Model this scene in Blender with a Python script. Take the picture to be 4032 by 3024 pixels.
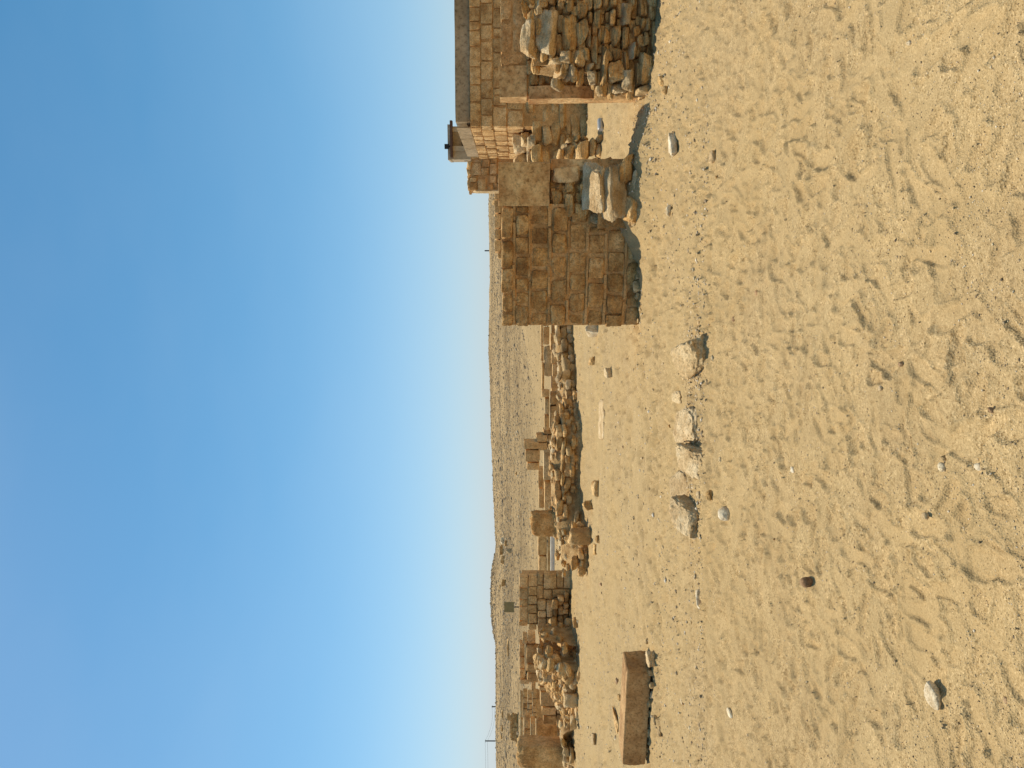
import bpy, math, random
import numpy as np
from mathutils import Vector, Matrix, noise

for o in list(bpy.data.objects):
    bpy.data.objects.remove(o)
scene = bpy.context.scene
R = math.radians

# ------------------------------------------------------------------ camera, sky, sun, exposure
CAM_H, FPX = 1.6, 3000.0            # eye height in metres, focal length in pixels of the 4032 px photograph
PITCH = math.atan(29 / FPX)         # level line lies 29 px below the centre, the phone is held sideways
FWD = Vector((0, math.cos(PITCH), math.sin(PITCH)))
UP = Vector((0, -math.sin(PITCH), math.cos(PITCH)))
RIGHT = Vector((1, 0, 0))
cam = bpy.data.cameras.new('camera')
cam.sensor_fit = 'HORIZONTAL'; cam.sensor_width = 36.0
cam.lens = 36.0 * FPX / 4032.0
cam.clip_start = 0.05; cam.clip_end = 12000
camo = bpy.data.objects.new('camera', cam)
scene.collection.objects.link(camo)
m = Matrix((-UP, RIGHT, -FWD)).transposed().to_4x4()
m.translation = (0, 0, CAM_H)
camo.matrix_world = m
scene.camera = camo

SUN_EL, SUN_AZ = R(67), R(-46)      # behind the scene, to the left
world = bpy.data.worlds.new('World'); scene.world = world; world.use_nodes = True
wn = world.node_tree.nodes; wl = world.node_tree.links
sky = wn.new('ShaderNodeTexSky'); sky.sky_type = 'NISHITA'; sky.sun_disc = False
sky.sun_elevation = SUN_EL; sky.sun_rotation = SUN_AZ % (2 * math.pi)
sky.altitude = 50; sky.air_density = 0.8; sky.dust_density = 1.1; sky.ozone_density = 4.0
bg = wn['Background']; bg.inputs['Strength'].default_value = 0.112
hs = wn.new('ShaderNodeHueSaturation'); hs.inputs['Saturation'].default_value = 1.28; hs.inputs['Hue'].default_value = 0.478   # the phone's richer colour
wl.new(sky.outputs[0], hs.inputs['Color']); 
tc = wn.new('ShaderNodeTexCoord'); mp = wn.new('ShaderNodeMapping'); mp.inputs['Scale'].default_value = (1.2, 1.2, 3.2); mp.inputs['Rotation'].default_value = (0.25, 0.35, 0.4)
cn = wn.new('ShaderNodeTexNoise'); cn.inputs['Scale'].default_value = 1.5; cn.inputs['Detail'].default_value = 5; cn.inputs['Roughness'].default_value = 0.5
cr_ = wn.new('ShaderNodeValToRGB'); cr_.color_ramp.elements[0].position = 0.38; cr_.color_ramp.elements[1].position = 0.75
cr_.color_ramp.elements[0].color = (0, 0, 0, 1); cr_.color_ramp.elements[1].color = (0.07, 0.07, 0.07, 1)
cm = wn.new('ShaderNodeMix'); cm.data_type = 'RGBA'; cm.inputs[7].default_value = (5.2, 5.6, 5.9, 1)     # the thinnest veil of high haze
wl.new(tc.outputs['Generated'], mp.inputs['Vector']); wl.new(mp.outputs[0], cn.inputs['Vector']); wl.new(cn.outputs['Fac'], cr_.inputs[0])
wl.new(cr_.outputs[0], cm.inputs[0]); wl.new(hs.outputs[0], cm.inputs[6]); 
sx = wn.new('ShaderNodeSeparateXYZ'); wl.new(tc.outputs['Generated'], sx.inputs[0])       # dust haze thickening evenly towards the horizon all round
ab = wn.new('ShaderNodeMath'); ab.operation = 'ABSOLUTE'; wl.new(sx.outputs['Z'], ab.inputs[0])
ex = wn.new('ShaderNodeMath'); ex.operation = 'MULTIPLY'; ex.inputs[1].default_value = -8.0; wl.new(ab.outputs[0], ex.inputs[0])
e2 = wn.new('ShaderNodeMath'); e2.operation = 'EXPONENT'; wl.new(ex.outputs[0], e2.inputs[0])
e3 = wn.new('ShaderNodeMath'); e3.operation = 'MULTIPLY'; e3.inputs[1].default_value = 0.75; wl.new(e2.outputs[0], e3.inputs[0])
hm = wn.new('ShaderNodeMix'); hm.data_type = 'RGBA'; hm.inputs[7].default_value = (4.0, 4.3, 4.65, 1)
wl.new(e3.outputs[0], hm.inputs[0]); wl.new(cm.outputs[2], hm.inputs[6]); wl.new(hm.outputs[2], bg.inputs['Color'])
sl = bpy.data.lights.new('sun', 'SUN'); sl.energy = 3.2; sl.angle = R(0.53); sl.color = (1.0, 0.91, 0.75)
sun = bpy.data.objects.new('sun', sl); scene.collection.objects.link(sun)
sd = Vector((math.sin(SUN_AZ) * math.cos(SUN_EL), math.cos(SUN_AZ) * math.cos(SUN_EL), math.sin(SUN_EL)))
sun.rotation_euler = (-sd).to_track_quat('-Z', 'Y').to_euler(); sun.location = sd * 60
scene.view_settings.view_transform = 'Standard'; scene.view_settings.look = 'None'
scene.view_settings.exposure = 0.42; scene.view_settings.gamma = 1.0
scene.render.engine = 'CYCLES'
scene.render.resolution_x = 1024; scene.render.resolution_y = 768

# ------------------------------------------------------------------ helpers
COL = scene.collection

def ray(px, py):
    """direction through photograph pixel (px, py); the world's up is the picture's left"""
    u = 3024 - py
    return FWD + RIGHT * ((u - 1512) / FPX) - UP * ((px - 2016) / FPX)

def G(px, py, z=0.0):
    d = ray(px, py); t = (z - CAM_H) / d.z
    return Vector((d.x * t, d.y * t, z))

class Frame:
    """upright wall plane: origin (x, y), turned by a; t runs along it, n faces the viewer's side"""
    def __init__(s, x, y, a):
        s.o = Vector((x, y, 0)); s.a = R(a)
        s.t = Vector((math.cos(s.a), -math.sin(s.a), 0)); s.n = Vector((-math.sin(s.a), -math.cos(s.a), 0))
    def hit(s, px, py):
        d = ray(px, py); c = Vector((0, 0, CAM_H))
        k = (s.o - c).dot(s.n) / d.dot(s.n); p = c + d * k
        return (p - s.o).dot(s.t), p.z
    def pt(s, a, z, out=0.0):
        return s.o + s.t * a + s.n * out + Vector((0, 0, z))
    def rect(s, zm, x0, x1, y0, y1):
        """rectangle read from an enlarged view zm=(x0,y0,scale): returns s0,s1,z0,z1"""
        ax, ay, k = zm
        xm, ym = ax + k * (x0 + x1) / 2, ay + k * (y0 + y1) / 2
        sa = s.hit(xm, ay + k * y1)[0]; sb = s.hit(xm, ay + k * y0)[0]
        za = s.hit(ax + k * x1, ym)[1]; zb = s.hit(ax + k * x0, ym)[1]
        return min(sa, sb), max(sa, sb), min(za, zb), max(za, zb)

Z1 = (1740, 0, 0.43400); Z2 = (1740, 560, 0.45802); Z3 = (1860, 1240, 0.30137); Z4 = (1860, 1640, 0.36164)
Z5 = (1860, 2180, 0.29837); Z6 = (1860, 2560, 0.36166); ZC = (1740, 440, 0.21703); ZA = (1860, 760, 0.3255)
ZJ = (2500, 1280, 0.53061); ZP = (2500, 0, 0.69259); ZQ = (2500, 1000, 0.69259); ZR = (2500, 2000, 0.69259)
Z0 = (0, 0, 1.0)

def new_obj(name, mesh, mat=None, parent=None, loc=(0, 0, 0), rot=(0, 0, 0), scale=(1, 1, 1)):
    o = bpy.data.objects.new(name, mesh)
    COL.objects.link(o)
    l = Vector(loc)
    if parent is not None:
        l = l - ORIG[parent.name]
        o.parent = parent
    o.location = l; o.rotation_euler = rot; o.scale = scale
    ORIG[o.name] = Vector(loc)
    if mat is not None and mesh is not None:
        if not mesh.materials: mesh.materials.append(None)
        o.material_slots[0].link = 'OBJECT'; o.material_slots[0].material = mat
    return o
ORIG = {}

def thing(name, label, cat, loc, group=None):
    o = new_obj(name, None, loc=loc); tag(o, label, cat, group)
    o.empty_display_size = 0.2
    return o

def tag(o, label, cat, group=None, kind=None):
    if label: o['label'] = label
    if cat: o['category'] = cat
    if group: o['group'] = group
    if kind: o['kind'] = kind
    return o

def mesh_from(name, verts, faces, smooth=True, sharp=None):
    me = bpy.data.meshes.new(name); me.from_pydata(verts, [], faces); me.update()
    if smooth:
        me.polygons.foreach_set('use_smooth', [True] * len(me.polygons))
        if sharp: me.set_sharp_from_angle(angle=R(sharp))
    return me

def cube_sphere(n):
    vs, idx, fs = [], {}, []
    def vid(p):
        k = tuple(round(c, 5) for c in p)
        if k not in idx: idx[k] = len(vs); vs.append(Vector(p))
        return idx[k]
    for ax in range(3):
        for sg in (-1, 1):
            for i in range(n):
                for j in range(n):
                    q = []
                    for (a, b) in ((i, j), (i + 1, j), (i + 1, j + 1), (i, j + 1)):
                        u, v = -1 + 2 * a / n, -1 + 2 * b / n
                        p = [0, 0, 0]; p[ax] = sg; p[(ax + 1) % 3] = u; p[(ax + 2) % 3] = v
                        q.append(vid(p))
                    fs.append(tuple(q if sg > 0 else q[::-1]))
    return vs, fs
CS = {n: cube_sphere(n) for n in (2, 3, 4, 6, 10, 16)}

def rock_mesh(kind, seed, n=4):
    """a stone fitted into a unit box: planes cut it, a soft minimum rounds its arrises, noise roughens it"""
    rg = random.Random(seed); vs, fs = CS[n]
    pl = []
    if kind == 'block': tilt, p, amp, chips, cd = 0.05, 20, 0.045, 6, (0.70, 0.84)
    elif kind == 'boulder': tilt, p, amp, chips, cd = 0.24, 13, 0.10, 9, (0.50, 0.72)
    elif kind == 'smooth': tilt, p, amp, chips, cd = 0.012, 34, 0.014, 4, (0.78, 0.86)
    elif kind == 'hewn': tilt, p, amp, chips, cd = 0.07, 15, 0.09, 7, (0.66, 0.84)
    elif kind == 'worn': tilt, p, amp, chips, cd = 0.05, 20, 0.05, 5, (0.74, 0.88)
    elif kind == 'cobble': tilt, p, amp, chips, cd = 0.3, 3.0, 0.13, 8, (0.5, 0.62)
    elif kind == 'stub': tilt, p, amp, chips, cd = 0.10, 9, 0.10, 6, (0.66, 0.84)
    elif kind == 'slab': tilt, p, amp, chips, cd = 0.22, 22, 0.10, 10, (0.50, 0.72)
    else: tilt, p, amp, chips, cd = 0.45, 26, 0.10, 12, (0.42, 0.62)
    for ax in range(3):
        for sg in (-1, 1):
            nn = Vector((rg.uniform(-tilt, tilt), rg.uniform(-tilt, tilt), rg.uniform(-tilt, tilt))); nn[ax] += sg
            pl.append((nn.normalized(), 0.5 * rg.uniform(0.92, 1.0)))
    for i in range(chips):
        nn = Vector((rg.gauss(0, 1), rg.gauss(0, 1), rg.gauss(0, 1))).normalized()
        pl.append((nn, rg.uniform(*cd)))
    off = Vector((rg.uniform(-50, 50), rg.uniform(-50, 50), rg.uniform(-50, 50)))
    out = []
    for v in vs:
        d = v.normalized(); s = 0.0
        for nn, dd in pl:
            c = d.dot(nn) / dd
            if c > 0: s += c ** p
        r = s ** (-1.0 / p)
        q = d * r
        f = noise.fractal(q * 3.0 + off, 0.9, 2.1, 4)
        r *= 1 + amp * f
        if n >= 6: r *= 1 + (1.0 if n >= 16 and kind in ('slab', 'rock', 'boulder') else 0.5) * amp * noise.fractal(q * 9.0 + off, 0.7, 2.0, 4)
        out.append(d * r)
    lo = [min(v[i] for v in out) for i in range(3)]; hi = [max(v[i] for v in out) for i in range(3)]
    out = [tuple((v[i] - lo[i]) / (hi[i] - lo[i]) - 0.5 for i in range(3)) for v in out]
    return mesh_from('%s_stone' % kind, out, fs, True, 42 if kind != 'block' else 50)

BLOCK = [rock_mesh('block', 100 + i) for i in range(14)]
WORN = [rock_mesh('worn', 200 + i) for i in range(14)]
HEWN = [rock_mesh('hewn', 250 + i, 6) for i in range(20)]
SLAB = [rock_mesh('slab', 300 + i, 4) for i in range(24)]
ROCK = [rock_mesh('rock', 400 + i, 4) for i in range(24)]
PEB = [rock_mesh('rock', 500 + i, 2) for i in range(10)]
ROCKH = [rock_mesh('rock', 600 + i, 10) for i in range(10)]
SLABH = [rock_mesh('slab', 700 + i, 10) for i in range(12)]
COB = [rock_mesh('cobble', 800 + i, 10) for i in range(10)]

def rough_box(name, w, d, h, amp, seed, step=0.12):
    """box standing on z=0, centred in x, front face at y=0 and body behind; every face wavers by amp"""
    nx, ny, nz = (max(2, min(60, int(a / step))) for a in (w, d, h))
    vs, idx, fs = [], {}, []
    def vid(i, j, k):
        key = (i, j, k)
        if key not in idx:
            p = Vector((-w / 2 + w * i / nx, d * j / ny, h * k / nz))
            q = noise.noise_vector(p * 3.1 + Vector((seed * 7.3, 0, 0))) * amp + noise.noise_vector(p * 11 + Vector((0, seed * 3.3, 0))) * amp * 0.45
            idx[key] = len(vs); vs.append(tuple(p + q))
        return idx[key]
    def grid(na, nb, f, flip):
        for a in range(na):
            for b in range(nb):
                q = [vid(*f(a, b)), vid(*f(a + 1, b)), vid(*f(a + 1, b + 1)), vid(*f(a, b + 1))]
                fs.append(tuple(q[::-1] if flip else q))
    grid(nx, nz, lambda a, b: (a, 0, b), False); grid(nx, nz, lambda a, b: (a, ny, b), True)
    grid(ny, nz, lambda a, b: (0, a, b), True); grid(ny, nz, lambda a, b: (nx, a, b), False)
    grid(nx, ny, lambda a, b: (a, b, nz), False); grid(nx, ny, lambda a, b: (a, b, 0), True)
    return mesh_from(name, vs, fs, True, 40)

# ------------------------------------------------------------------ materials
def nodes(mat):
    mat.use_nodes = True
    nt = mat.node_tree; b = nt.nodes['Principled BSDF']
    b.inputs['Roughness'].default_value = 0.92
    b.inputs['Specular IOR Level'].default_value = 0.15
    return nt, b

def N(nt, typ, **kw):
    n = nt.nodes.new(typ)
    for k, v in kw.items():
        if k in n.inputs: n.inputs[k].default_value = v
        else: setattr(n, k, v)
    return n

def ramp(nt, src, stops):
    r = nt.nodes.new('ShaderNodeValToRGB'); e = r.color_ramp.elements
    while len(e) < len(stops): e.new(0.5)
    for el, (p, c) in zip(e, stops):
        el.position = p; el.color = (*c, 1) if len(c) == 3 else c
    nt.links.new(src, r.inputs[0]); return r

def mixc(nt, fac, a, b, blend='MIX'):
    mx = nt.nodes.new('ShaderNodeMix'); mx.data_type = 'RGBA'; mx.blend_type = blend
    for s, v in ((mx.inputs[0], fac), (mx.inputs[6], a), (mx.inputs[7], b)):
        if hasattr(v, 'links') or isinstance(v, bpy.types.NodeSocket): nt.links.new(v, s)
        elif isinstance(v, (int, float)): s.default_value = v
        else: s.default_value = (*v, 1)
    return mx.outputs[2]

def stone_mat(name, base, dark, light, patina=0.5, scale=3.0, bump=0.02, vary=0.35, strata=0.0):
    k = (1.10, 1.00, .80) if base[0] > .56 or 'grey' in name else (1.40, 1.21, .93)
    base, dark, light = (tuple(min(.86, c * f) for c, f in zip(v, k)) for v in (base, dark, light))
    mat = bpy.data.materials.new(name); nt, b = nodes(mat)
    geo = N(nt, 'ShaderNodeNewGeometry'); P = geo.outputs['Position']
    oi = N(nt, 'ShaderNodeObjectInfo')
    add = nt.nodes.new('ShaderNodeVectorMath'); add.operation = 'ADD'
    cmb = N(nt, 'ShaderNodeCombineXYZ')
    mul = nt.nodes.new('ShaderNodeMath'); mul.operation = 'MULTIPLY'; mul.inputs[1].default_value = 40
    nt.links.new(oi.outputs['Random'], mul.inputs[0]); nt.links.new(mul.outputs[0], cmb.inputs[0])
    nt.links.new(P, add.inputs[0]); nt.links.new(cmb.outputs[0], add.inputs[1])
    V = add.outputs[0]
    n1 = N(nt, 'ShaderNodeTexNoise', Scale=scale, Detail=8, Roughness=0.66); nt.links.new(V, n1.inputs['Vector'])
    n2 = N(nt, 'ShaderNodeTexNoise', Scale=scale * 5, Detail=9, Roughness=0.72); nt.links.new(V, n2.inputs['Vector'])
    n3 = N(nt, 'ShaderNodeTexNoise', Scale=scale * 15, Detail=7, Roughness=0.7); nt.links.new(V, n3.inputs['Vector'])
    c = ramp(nt, n1.outputs['Fac'], [(0.38, dark), (0.50, base), (0.62, light)]).outputs[0]
    pat = ramp(nt, n2.outputs['Fac'], [(0.42, (1, 1, 1)), (0.56, (0, 0, 0))]).outputs[0]
    pm = nt.nodes.new('ShaderNodeMath'); pm.operation = 'MULTIPLY'; pm.inputs[1].default_value = patina
    nt.links.new(pat, pm.inputs[0])
    c = mixc(nt, pm.outputs[0], c, dark)
    fine = ramp(nt, n3.outputs['Fac'], [(0.34, (0.40, 0.36, 0.30)), (0.47, (1.0, 1.0, 1.0)), (0.62, (1.25, 1.25, 1.25))]).outputs[0]
    c = mixc(nt, 0.8, c, fine, 'MULTIPLY')
    tint = ramp(nt, oi.outputs['Random'], [(0.0, (1 - vary, 1 - vary * 1.05, 1 - vary * 1.1)), (0.35, (1, 0.97, 0.9)), (0.7, (1.0, 1.0, 1.0)), (1.0, (1 + vary * .55, 1 + vary * .5, 1 + vary * .45))]).outputs[0]
    c = mixc(nt, 1.0, c, tint, 'MULTIPLY')
    nt.links.new(c, b.inputs['Base Color'])
    h = nt.nodes.new('ShaderNodeMath'); h.operation = 'ADD'
    nt.links.new(n2.outputs['Fac'], h.inputs[0])
    h2 = nt.nodes.new('ShaderNodeMath'); h2.operation = 'MULTIPLY'; h2.inputs[1].default_value = 0.45
    nt.links.new(n3.outputs['Fac'], h2.inputs[0]); nt.links.new(h2.outputs[0], h.inputs[1])
    last = h.outputs[0]
    if strata > 0:
        wv = N(nt, 'ShaderNodeTexWave', Scale=9.0, Distortion=9.0, Detail=4); wv.bands_direction = 'Z'
        nt.links.new(V, wv.inputs['Vector'])
        s2 = nt.nodes.new('ShaderNodeMath'); s2.operation = 'MULTIPLY_ADD'; s2.inputs[1].default_value = strata
        nt.links.new(wv.outputs['Fac'], s2.inputs[0]); nt.links.new(last, s2.inputs[2]); last = s2.outputs[0]
    bp = N(nt, 'ShaderNodeBump', Strength=1.0, Distance=bump); nt.links.new(last, bp.inputs['Height'])
    nt.links.new(bp.outputs[0], b.inputs['Normal'])
    return mat

M = {}
M['ashlar'] = stone_mat('weathered_brown_ashlar', (0.50, 0.33, 0.155), (0.28, 0.16, 0.068), (0.62, 0.455, 0.255), 0.6, 3.2, 0.04, 0.28)
M['mortar'] = stone_mat('sandy_mortar', (0.43, 0.295, 0.155), (0.30, 0.19, 0.092), (0.50, 0.36, 0.205), 0.4, 3.0, 0.014, 0.1)
M['plaster'] = stone_mat('stained_plaster', (0.48, 0.355, 0.20), (0.29, 0.165, 0.075), (0.58, 0.46, 0.285), 0.6, 1.4, 0.016, 0.10)
M['rubble'] = stone_mat('honey_limestone_rubble', (0.50, 0.36, 0.185), (0.31, 0.19, 0.085), (0.62, 0.48, 0.29), 0.45, 3.2, 0.028, 0.36, 0.25)
M['pale'] = stone_mat('pale_limestone', (0.61, 0.48, 0.315), (0.43, 0.31, 0.18), (0.71, 0.60, 0.44), 0.35, 4.0, 0.022, 0.25, 0.15)
M['white'] = stone_mat('white_chalk_stone', (0.70, 0.64, 0.54), (0.50, 0.40, 0.28), (0.78, 0.74, 0.66), 0.3, 9.0, 0.006, 0.12)
M['brownpeb'] = stone_mat('brown_pebble', (0.30, 0.22, 0.15), (0.18, 0.12, 0.08), (0.42, 0.33, 0.24), 0.3, 14.0, 0.003, 0.3)
M['dirt'] = stone_mat('rubble_core_earth', (0.42, 0.305, 0.165), (0.29, 0.19, 0.095), (0.53, 0.41, 0.245), 0.5, 5.0, 0.05, 0.1)
M['tomb'] = stone_mat('tomb_ashlar', (0.52, 0.38, 0.21), (0.31, 0.19, 0.09), (0.62, 0.48, 0.30), 0.5, 2.6, 0.03, 0.28)
M['concrete'] = stone_mat('grey_concrete', (0.36, 0.29, 0.21), (0.27, 0.215, 0.15), (0.42, 0.345, 0.26), 0.25, 0.8, 0.006, 0.05)
M['far'] = stone_mat('far_ruin_stone', (0.50, 0.365, 0.20), (0.32, 0.205, 0.10), (0.60, 0.46, 0.28), 0.5, 1.6, 0.03, 0.28)
M['slabstone'] = stone_mat('dull_brown_slab', (0.37, 0.255, 0.14), (0.24, 0.15, 0.075), (0.44, 0.32, 0.185), 0.4, 2.2, 0.012, 0.05)
M['grey'] = stone_mat('greyish_limestone', (0.52, 0.40, 0.24), (0.35, 0.24, 0.13), (0.60, 0.48, 0.31), 0.4, 2.0, 0.02, 0.2)

def plain(name, col, rough=0.8, metal=0.0):
    mat = bpy.data.materials.new(name); nt, b = nodes(mat)
    n1 = N(nt, 'ShaderNodeTexNoise', Scale=6.0, Detail=6); geo = N(nt, 'ShaderNodeNewGeometry')
    nt.links.new(geo.outputs['Position'], n1.inputs['Vector'])
    r = ramp(nt, n1.outputs['Fac'], [(0.3, tuple(c * 0.82 for c in col)), (0.7, tuple(min(1, c * 1.12) for c in col))])
    nt.links.new(r.outputs[0], b.inputs['Base Color'])
    b.inputs['Roughness'].default_value = rough; b.inputs['Metallic'].default_value = metal
    return mat
M['hut'] = plain('beige_render', (0.52, 0.40, 0.25)); M['hutroof'] = plain('brown_timber', (0.13, 0.07, 0.045))
M['black'] = plain('black_metal', (0.03, 0.03, 0.03), 0.5); M['pole'] = plain('dark_pole', (0.08, 0.07, 0.06))
M['sign'] = plain('sign_back', (0.36, 0.27, 0.12)); M['tin'] = plain('tin', (0.55, 0.52, 0.46), 0.4, 0.4)
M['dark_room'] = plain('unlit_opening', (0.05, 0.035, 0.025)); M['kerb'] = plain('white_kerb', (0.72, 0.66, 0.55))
M['filter'] = plain('cigarette_filter', (0.55, 0.28, 0.10)); M['paper'] = plain('cigarette_paper', (0.75, 0.72, 0.66))

def sand_material():
    mat = bpy.data.materials.new('desert_sand'); nt, b = nodes(mat)
    geo = N(nt, 'ShaderNodeNewGeometry'); P = geo.outputs['Position']
    big = N(nt, 'ShaderNodeTexNoise', Scale=0.35, Detail=6, Roughness=0.6); nt.links.new(P, big.inputs['Vector'])
    mid = N(nt, 'ShaderNodeTexNoise', Scale=2.6, Detail=7, Roughness=0.65); nt.links.new(P, mid.inputs['Vector'])
    g1 = N(nt, 'ShaderNodeTexNoise', Scale=95, Detail=4, Roughness=0.75); nt.links.new(P, g1.inputs['Vector'])
    g2 = N(nt, 'ShaderNodeTexVoronoi', Scale=130); nt.links.new(P, g2.inputs['Vector'])
    g3 = N(nt, 'ShaderNodeTexVoronoi', Scale=330); nt.links.new(P, g3.inputs['Vector'])
    c = ramp(nt, big.outputs['Fac'], [(0.35, (0.470, 0.326, 0.152)), (0.65, (0.475, 0.338, 0.166))]).outputs[0]
    t = ramp(nt, mid.outputs['Fac'], [(0.35, (0.93, 0.92, 0.90)), (0.65, (1.05, 1.05, 1.05))]).outputs[0]
    c = mixc(nt, 1.0, c, t, 'MULTIPLY')
    # coarse grains: some dark, some pale, sitting in patches
    sp1 = N(nt, 'ShaderNodeSeparateColor'); nt.links.new(g2.outputs['Color'], sp1.inputs[0])
    sp2 = N(nt, 'ShaderNodeSeparateColor'); nt.links.new(g3.outputs['Color'], sp2.inputs[0])
    dk = ramp(nt, sp1.outputs[0], [(0.0, (0.58, 0.54, 0.48)), (0.10, (0.80, 0.78, 0.74)), (0.28, (1, 1, 1)), (0.80, (1, 1, 1)), (1.0, (1.35, 1.38, 1.45))]).outputs[0]
    pf = ramp(nt, mid.outputs['Fac'], [(0.38, (0.25, 0.25, 0.25)), (0.56, (1, 1, 1))]).outputs[0]
    pr = N(nt, 'ShaderNodeAttribute'); pr.attribute_name = 'pressed'
    lo_ = N(nt, 'ShaderNodeMapRange'); lo_.inputs['To Min'].default_value = 1.0; lo_.inputs['To Max'].default_value = 0.70; nt.links.new(pr.outputs['Fac'], lo_.inputs['Value'])   # trodden floors are smooth and free of grit
    pf = mixc(nt, 1.0, pf, lo_.outputs[0], 'MULTIPLY')
    c = mixc(nt, pf, c, mixc(nt, 1.0, c, dk, 'MULTIPLY'))
    fg = ramp(nt, sp2.outputs[0], [(0.0, (0.74, 0.71, 0.66)), (0.4, (1.0, 1.0, 1.0)), (1.0, (1.15, 1.15, 1.15))]).outputs[0]
    c = mixc(nt, 0.8, c, fg, 'MULTIPLY')
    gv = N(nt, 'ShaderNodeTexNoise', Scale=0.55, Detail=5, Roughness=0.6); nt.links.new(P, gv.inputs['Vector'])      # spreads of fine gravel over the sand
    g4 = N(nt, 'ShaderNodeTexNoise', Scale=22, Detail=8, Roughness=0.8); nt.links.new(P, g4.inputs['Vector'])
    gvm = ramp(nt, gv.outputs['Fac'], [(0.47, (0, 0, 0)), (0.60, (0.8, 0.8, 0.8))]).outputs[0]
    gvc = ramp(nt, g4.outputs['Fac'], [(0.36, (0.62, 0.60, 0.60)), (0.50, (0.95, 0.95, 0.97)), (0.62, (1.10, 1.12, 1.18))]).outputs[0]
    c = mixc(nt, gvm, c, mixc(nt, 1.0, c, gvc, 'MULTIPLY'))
    # the gravelly hillside farther off: browner, mottled
    sep = N(nt, 'ShaderNodeSeparateXYZ'); nt.links.new(P, sep.inputs[0])
    mr = N(nt, 'ShaderNodeMapRange'); mr.inputs['From Min'].default_value = 26; mr.inputs['From Max'].default_value = 60
    nt.links.new(sep.outputs['Y'], mr.inputs['Value'])
    h1 = N(nt, 'ShaderNodeTexNoise', Scale=1.1, Detail=10, Roughness=0.75); nt.links.new(P, h1.inputs['Vector'])
    h2 = N(nt, 'ShaderNodeTexNoise', Scale=0.055, Detail=5, Roughness=0.6); nt.links.new(P, h2.inputs['Vector'])
    hc = ramp(nt, h1.outputs['Fac'], [(0.34, (0.22, 0.148, 0.074)), (0.45, (0.41, 0.283, 0.142)), (0.63, (0.51, 0.36, 0.182))]).outputs[0]
    ht = ramp(nt, h2.outputs['Fac'], [(0.38, (0.74, 0.73, 0.72)), (0.58, (1.06, 1.05, 1.02))]).outputs[0]
    hc = mixc(nt, 1.0, hc, ht, 'MULTIPLY')
    h3 = N(nt, 'ShaderNodeTexNoise', Scale=0.3, Detail=9, Roughness=0.8); nt.links.new(P, h3.inputs['Vector'])
    hc = mixc(nt, 1.0, hc, ramp(nt, h3.outputs['Fac'], [(0.36, (0.62, 0.60, 0.58)), (0.5, (1, 1, 1))]).outputs[0], 'MULTIPLY')
    c = mixc(nt, mr.outputs[0], c, hc)
    nt.links.new(c, b.inputs['Base Color'])
    a = nt.nodes.new('ShaderNodeMath'); a.operation = 'MULTIPLY_ADD'; a.inputs[1].default_value = 0.6
    nt.links.new(g1.outputs['Fac'], a.inputs[0]); nt.links.new(g2.outputs['Distance'], a.inputs[2])
    b1 = N(nt, 'ShaderNodeBump', Strength=0.8, Distance=0.0032); nt.links.new(a.outputs[0], b1.inputs['Height']); nt.links.new(lo_.outputs[0], b1.inputs['Strength'])
    hb = N(nt, 'ShaderNodeBump', Distance=0.35); nt.links.new(h1.outputs['Fac'], hb.inputs['Height'])
    nt.links.new(mr.outputs[0], hb.inputs['Strength']); nt.links.new(b1.outputs[0], hb.inputs['Normal'])
    nt.links.new(hb.outputs[0], b.inputs['Normal'])
    b.inputs['Roughness'].default_value = 1.0; b.inputs['Specular IOR Level'].default_value = 0.05
    return mat
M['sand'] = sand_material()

# ------------------------------------------------------------------ ground: one sheet from underfoot to the far hills
rs = np.random.RandomState(11)
_perm = rs.rand(512, 512).astype(np.float32)
def vnoise(x, y):
    xi = np.floor(x).astype(np.int64); yi = np.floor(y).astype(np.int64)
    fx = x - xi; fy = y - yi
    fx = fx * fx * fx * (fx * (fx * 6 - 15) + 10); fy = fy * fy * fy * (fy * (fy * 6 - 15) + 10)
    g = lambda a, b: _perm[a & 511, b & 511]
    return (g(xi, yi) * (1 - fx) + g(xi + 1, yi) * fx) * (1 - fy) + (g(xi, yi + 1) * (1 - fx) + g(xi + 1, yi + 1) * fx) * fy - 0.5
def fbm(x, y, o=4, gain=0.5):
    r = 0; a = 1.0
    for i in range(o):
        r = r + a * vnoise(x + 17.3 * i, y - 9.1 * i); x = x * 2.03; y = y * 2.03; a *= gain
    return r

FC = Frame(*G(2519, 1285).xy, 17.0)
FB = Frame(*G(2574, 200).xy, 14.0)
cw = FC.pt(FC.hit(2480, 860)[0], 0); cr = FC.pt(FC.hit(2480, 700)[0], 0, 0.25)
bl = FB.pt(FB.hit(2540, 340)[0], 0)
MOUNDS = [  # x, y, height, sigma x, sigma y : sand drifted against the walls, heaps under the ruins
    (cw.x + 0.12, cw.y + 0.02, 0.30, 0.42, 0.34), (cr.x, cr.y, 0.17, 0.45, 0.40),
    (bl.x - 0.2, bl.y + 0.5, 0.10, 0.5, 0.5),
    (5.2, 16.0, 0.10, 1.2, 1.4), (-0.8, 19.3, 0.12, 2.5, 0.9), (9.8, 46.0, 1.65, 4.5, 3.5), (15.5, 47, 1.3, 4.0, 3.5),
    (-0.2, 6.75, 0.05, 1.1, 0.35), (-1.5, 25.5, 0.12, 4.0, 2.0), (-8.0, 23.0, 0.15, 2.0, 1.6)]

def smooth(x, a, b):
    t = np.clip((x - a) / (b - a), 0, 1); return t * t * (3 - 2 * t)

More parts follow.
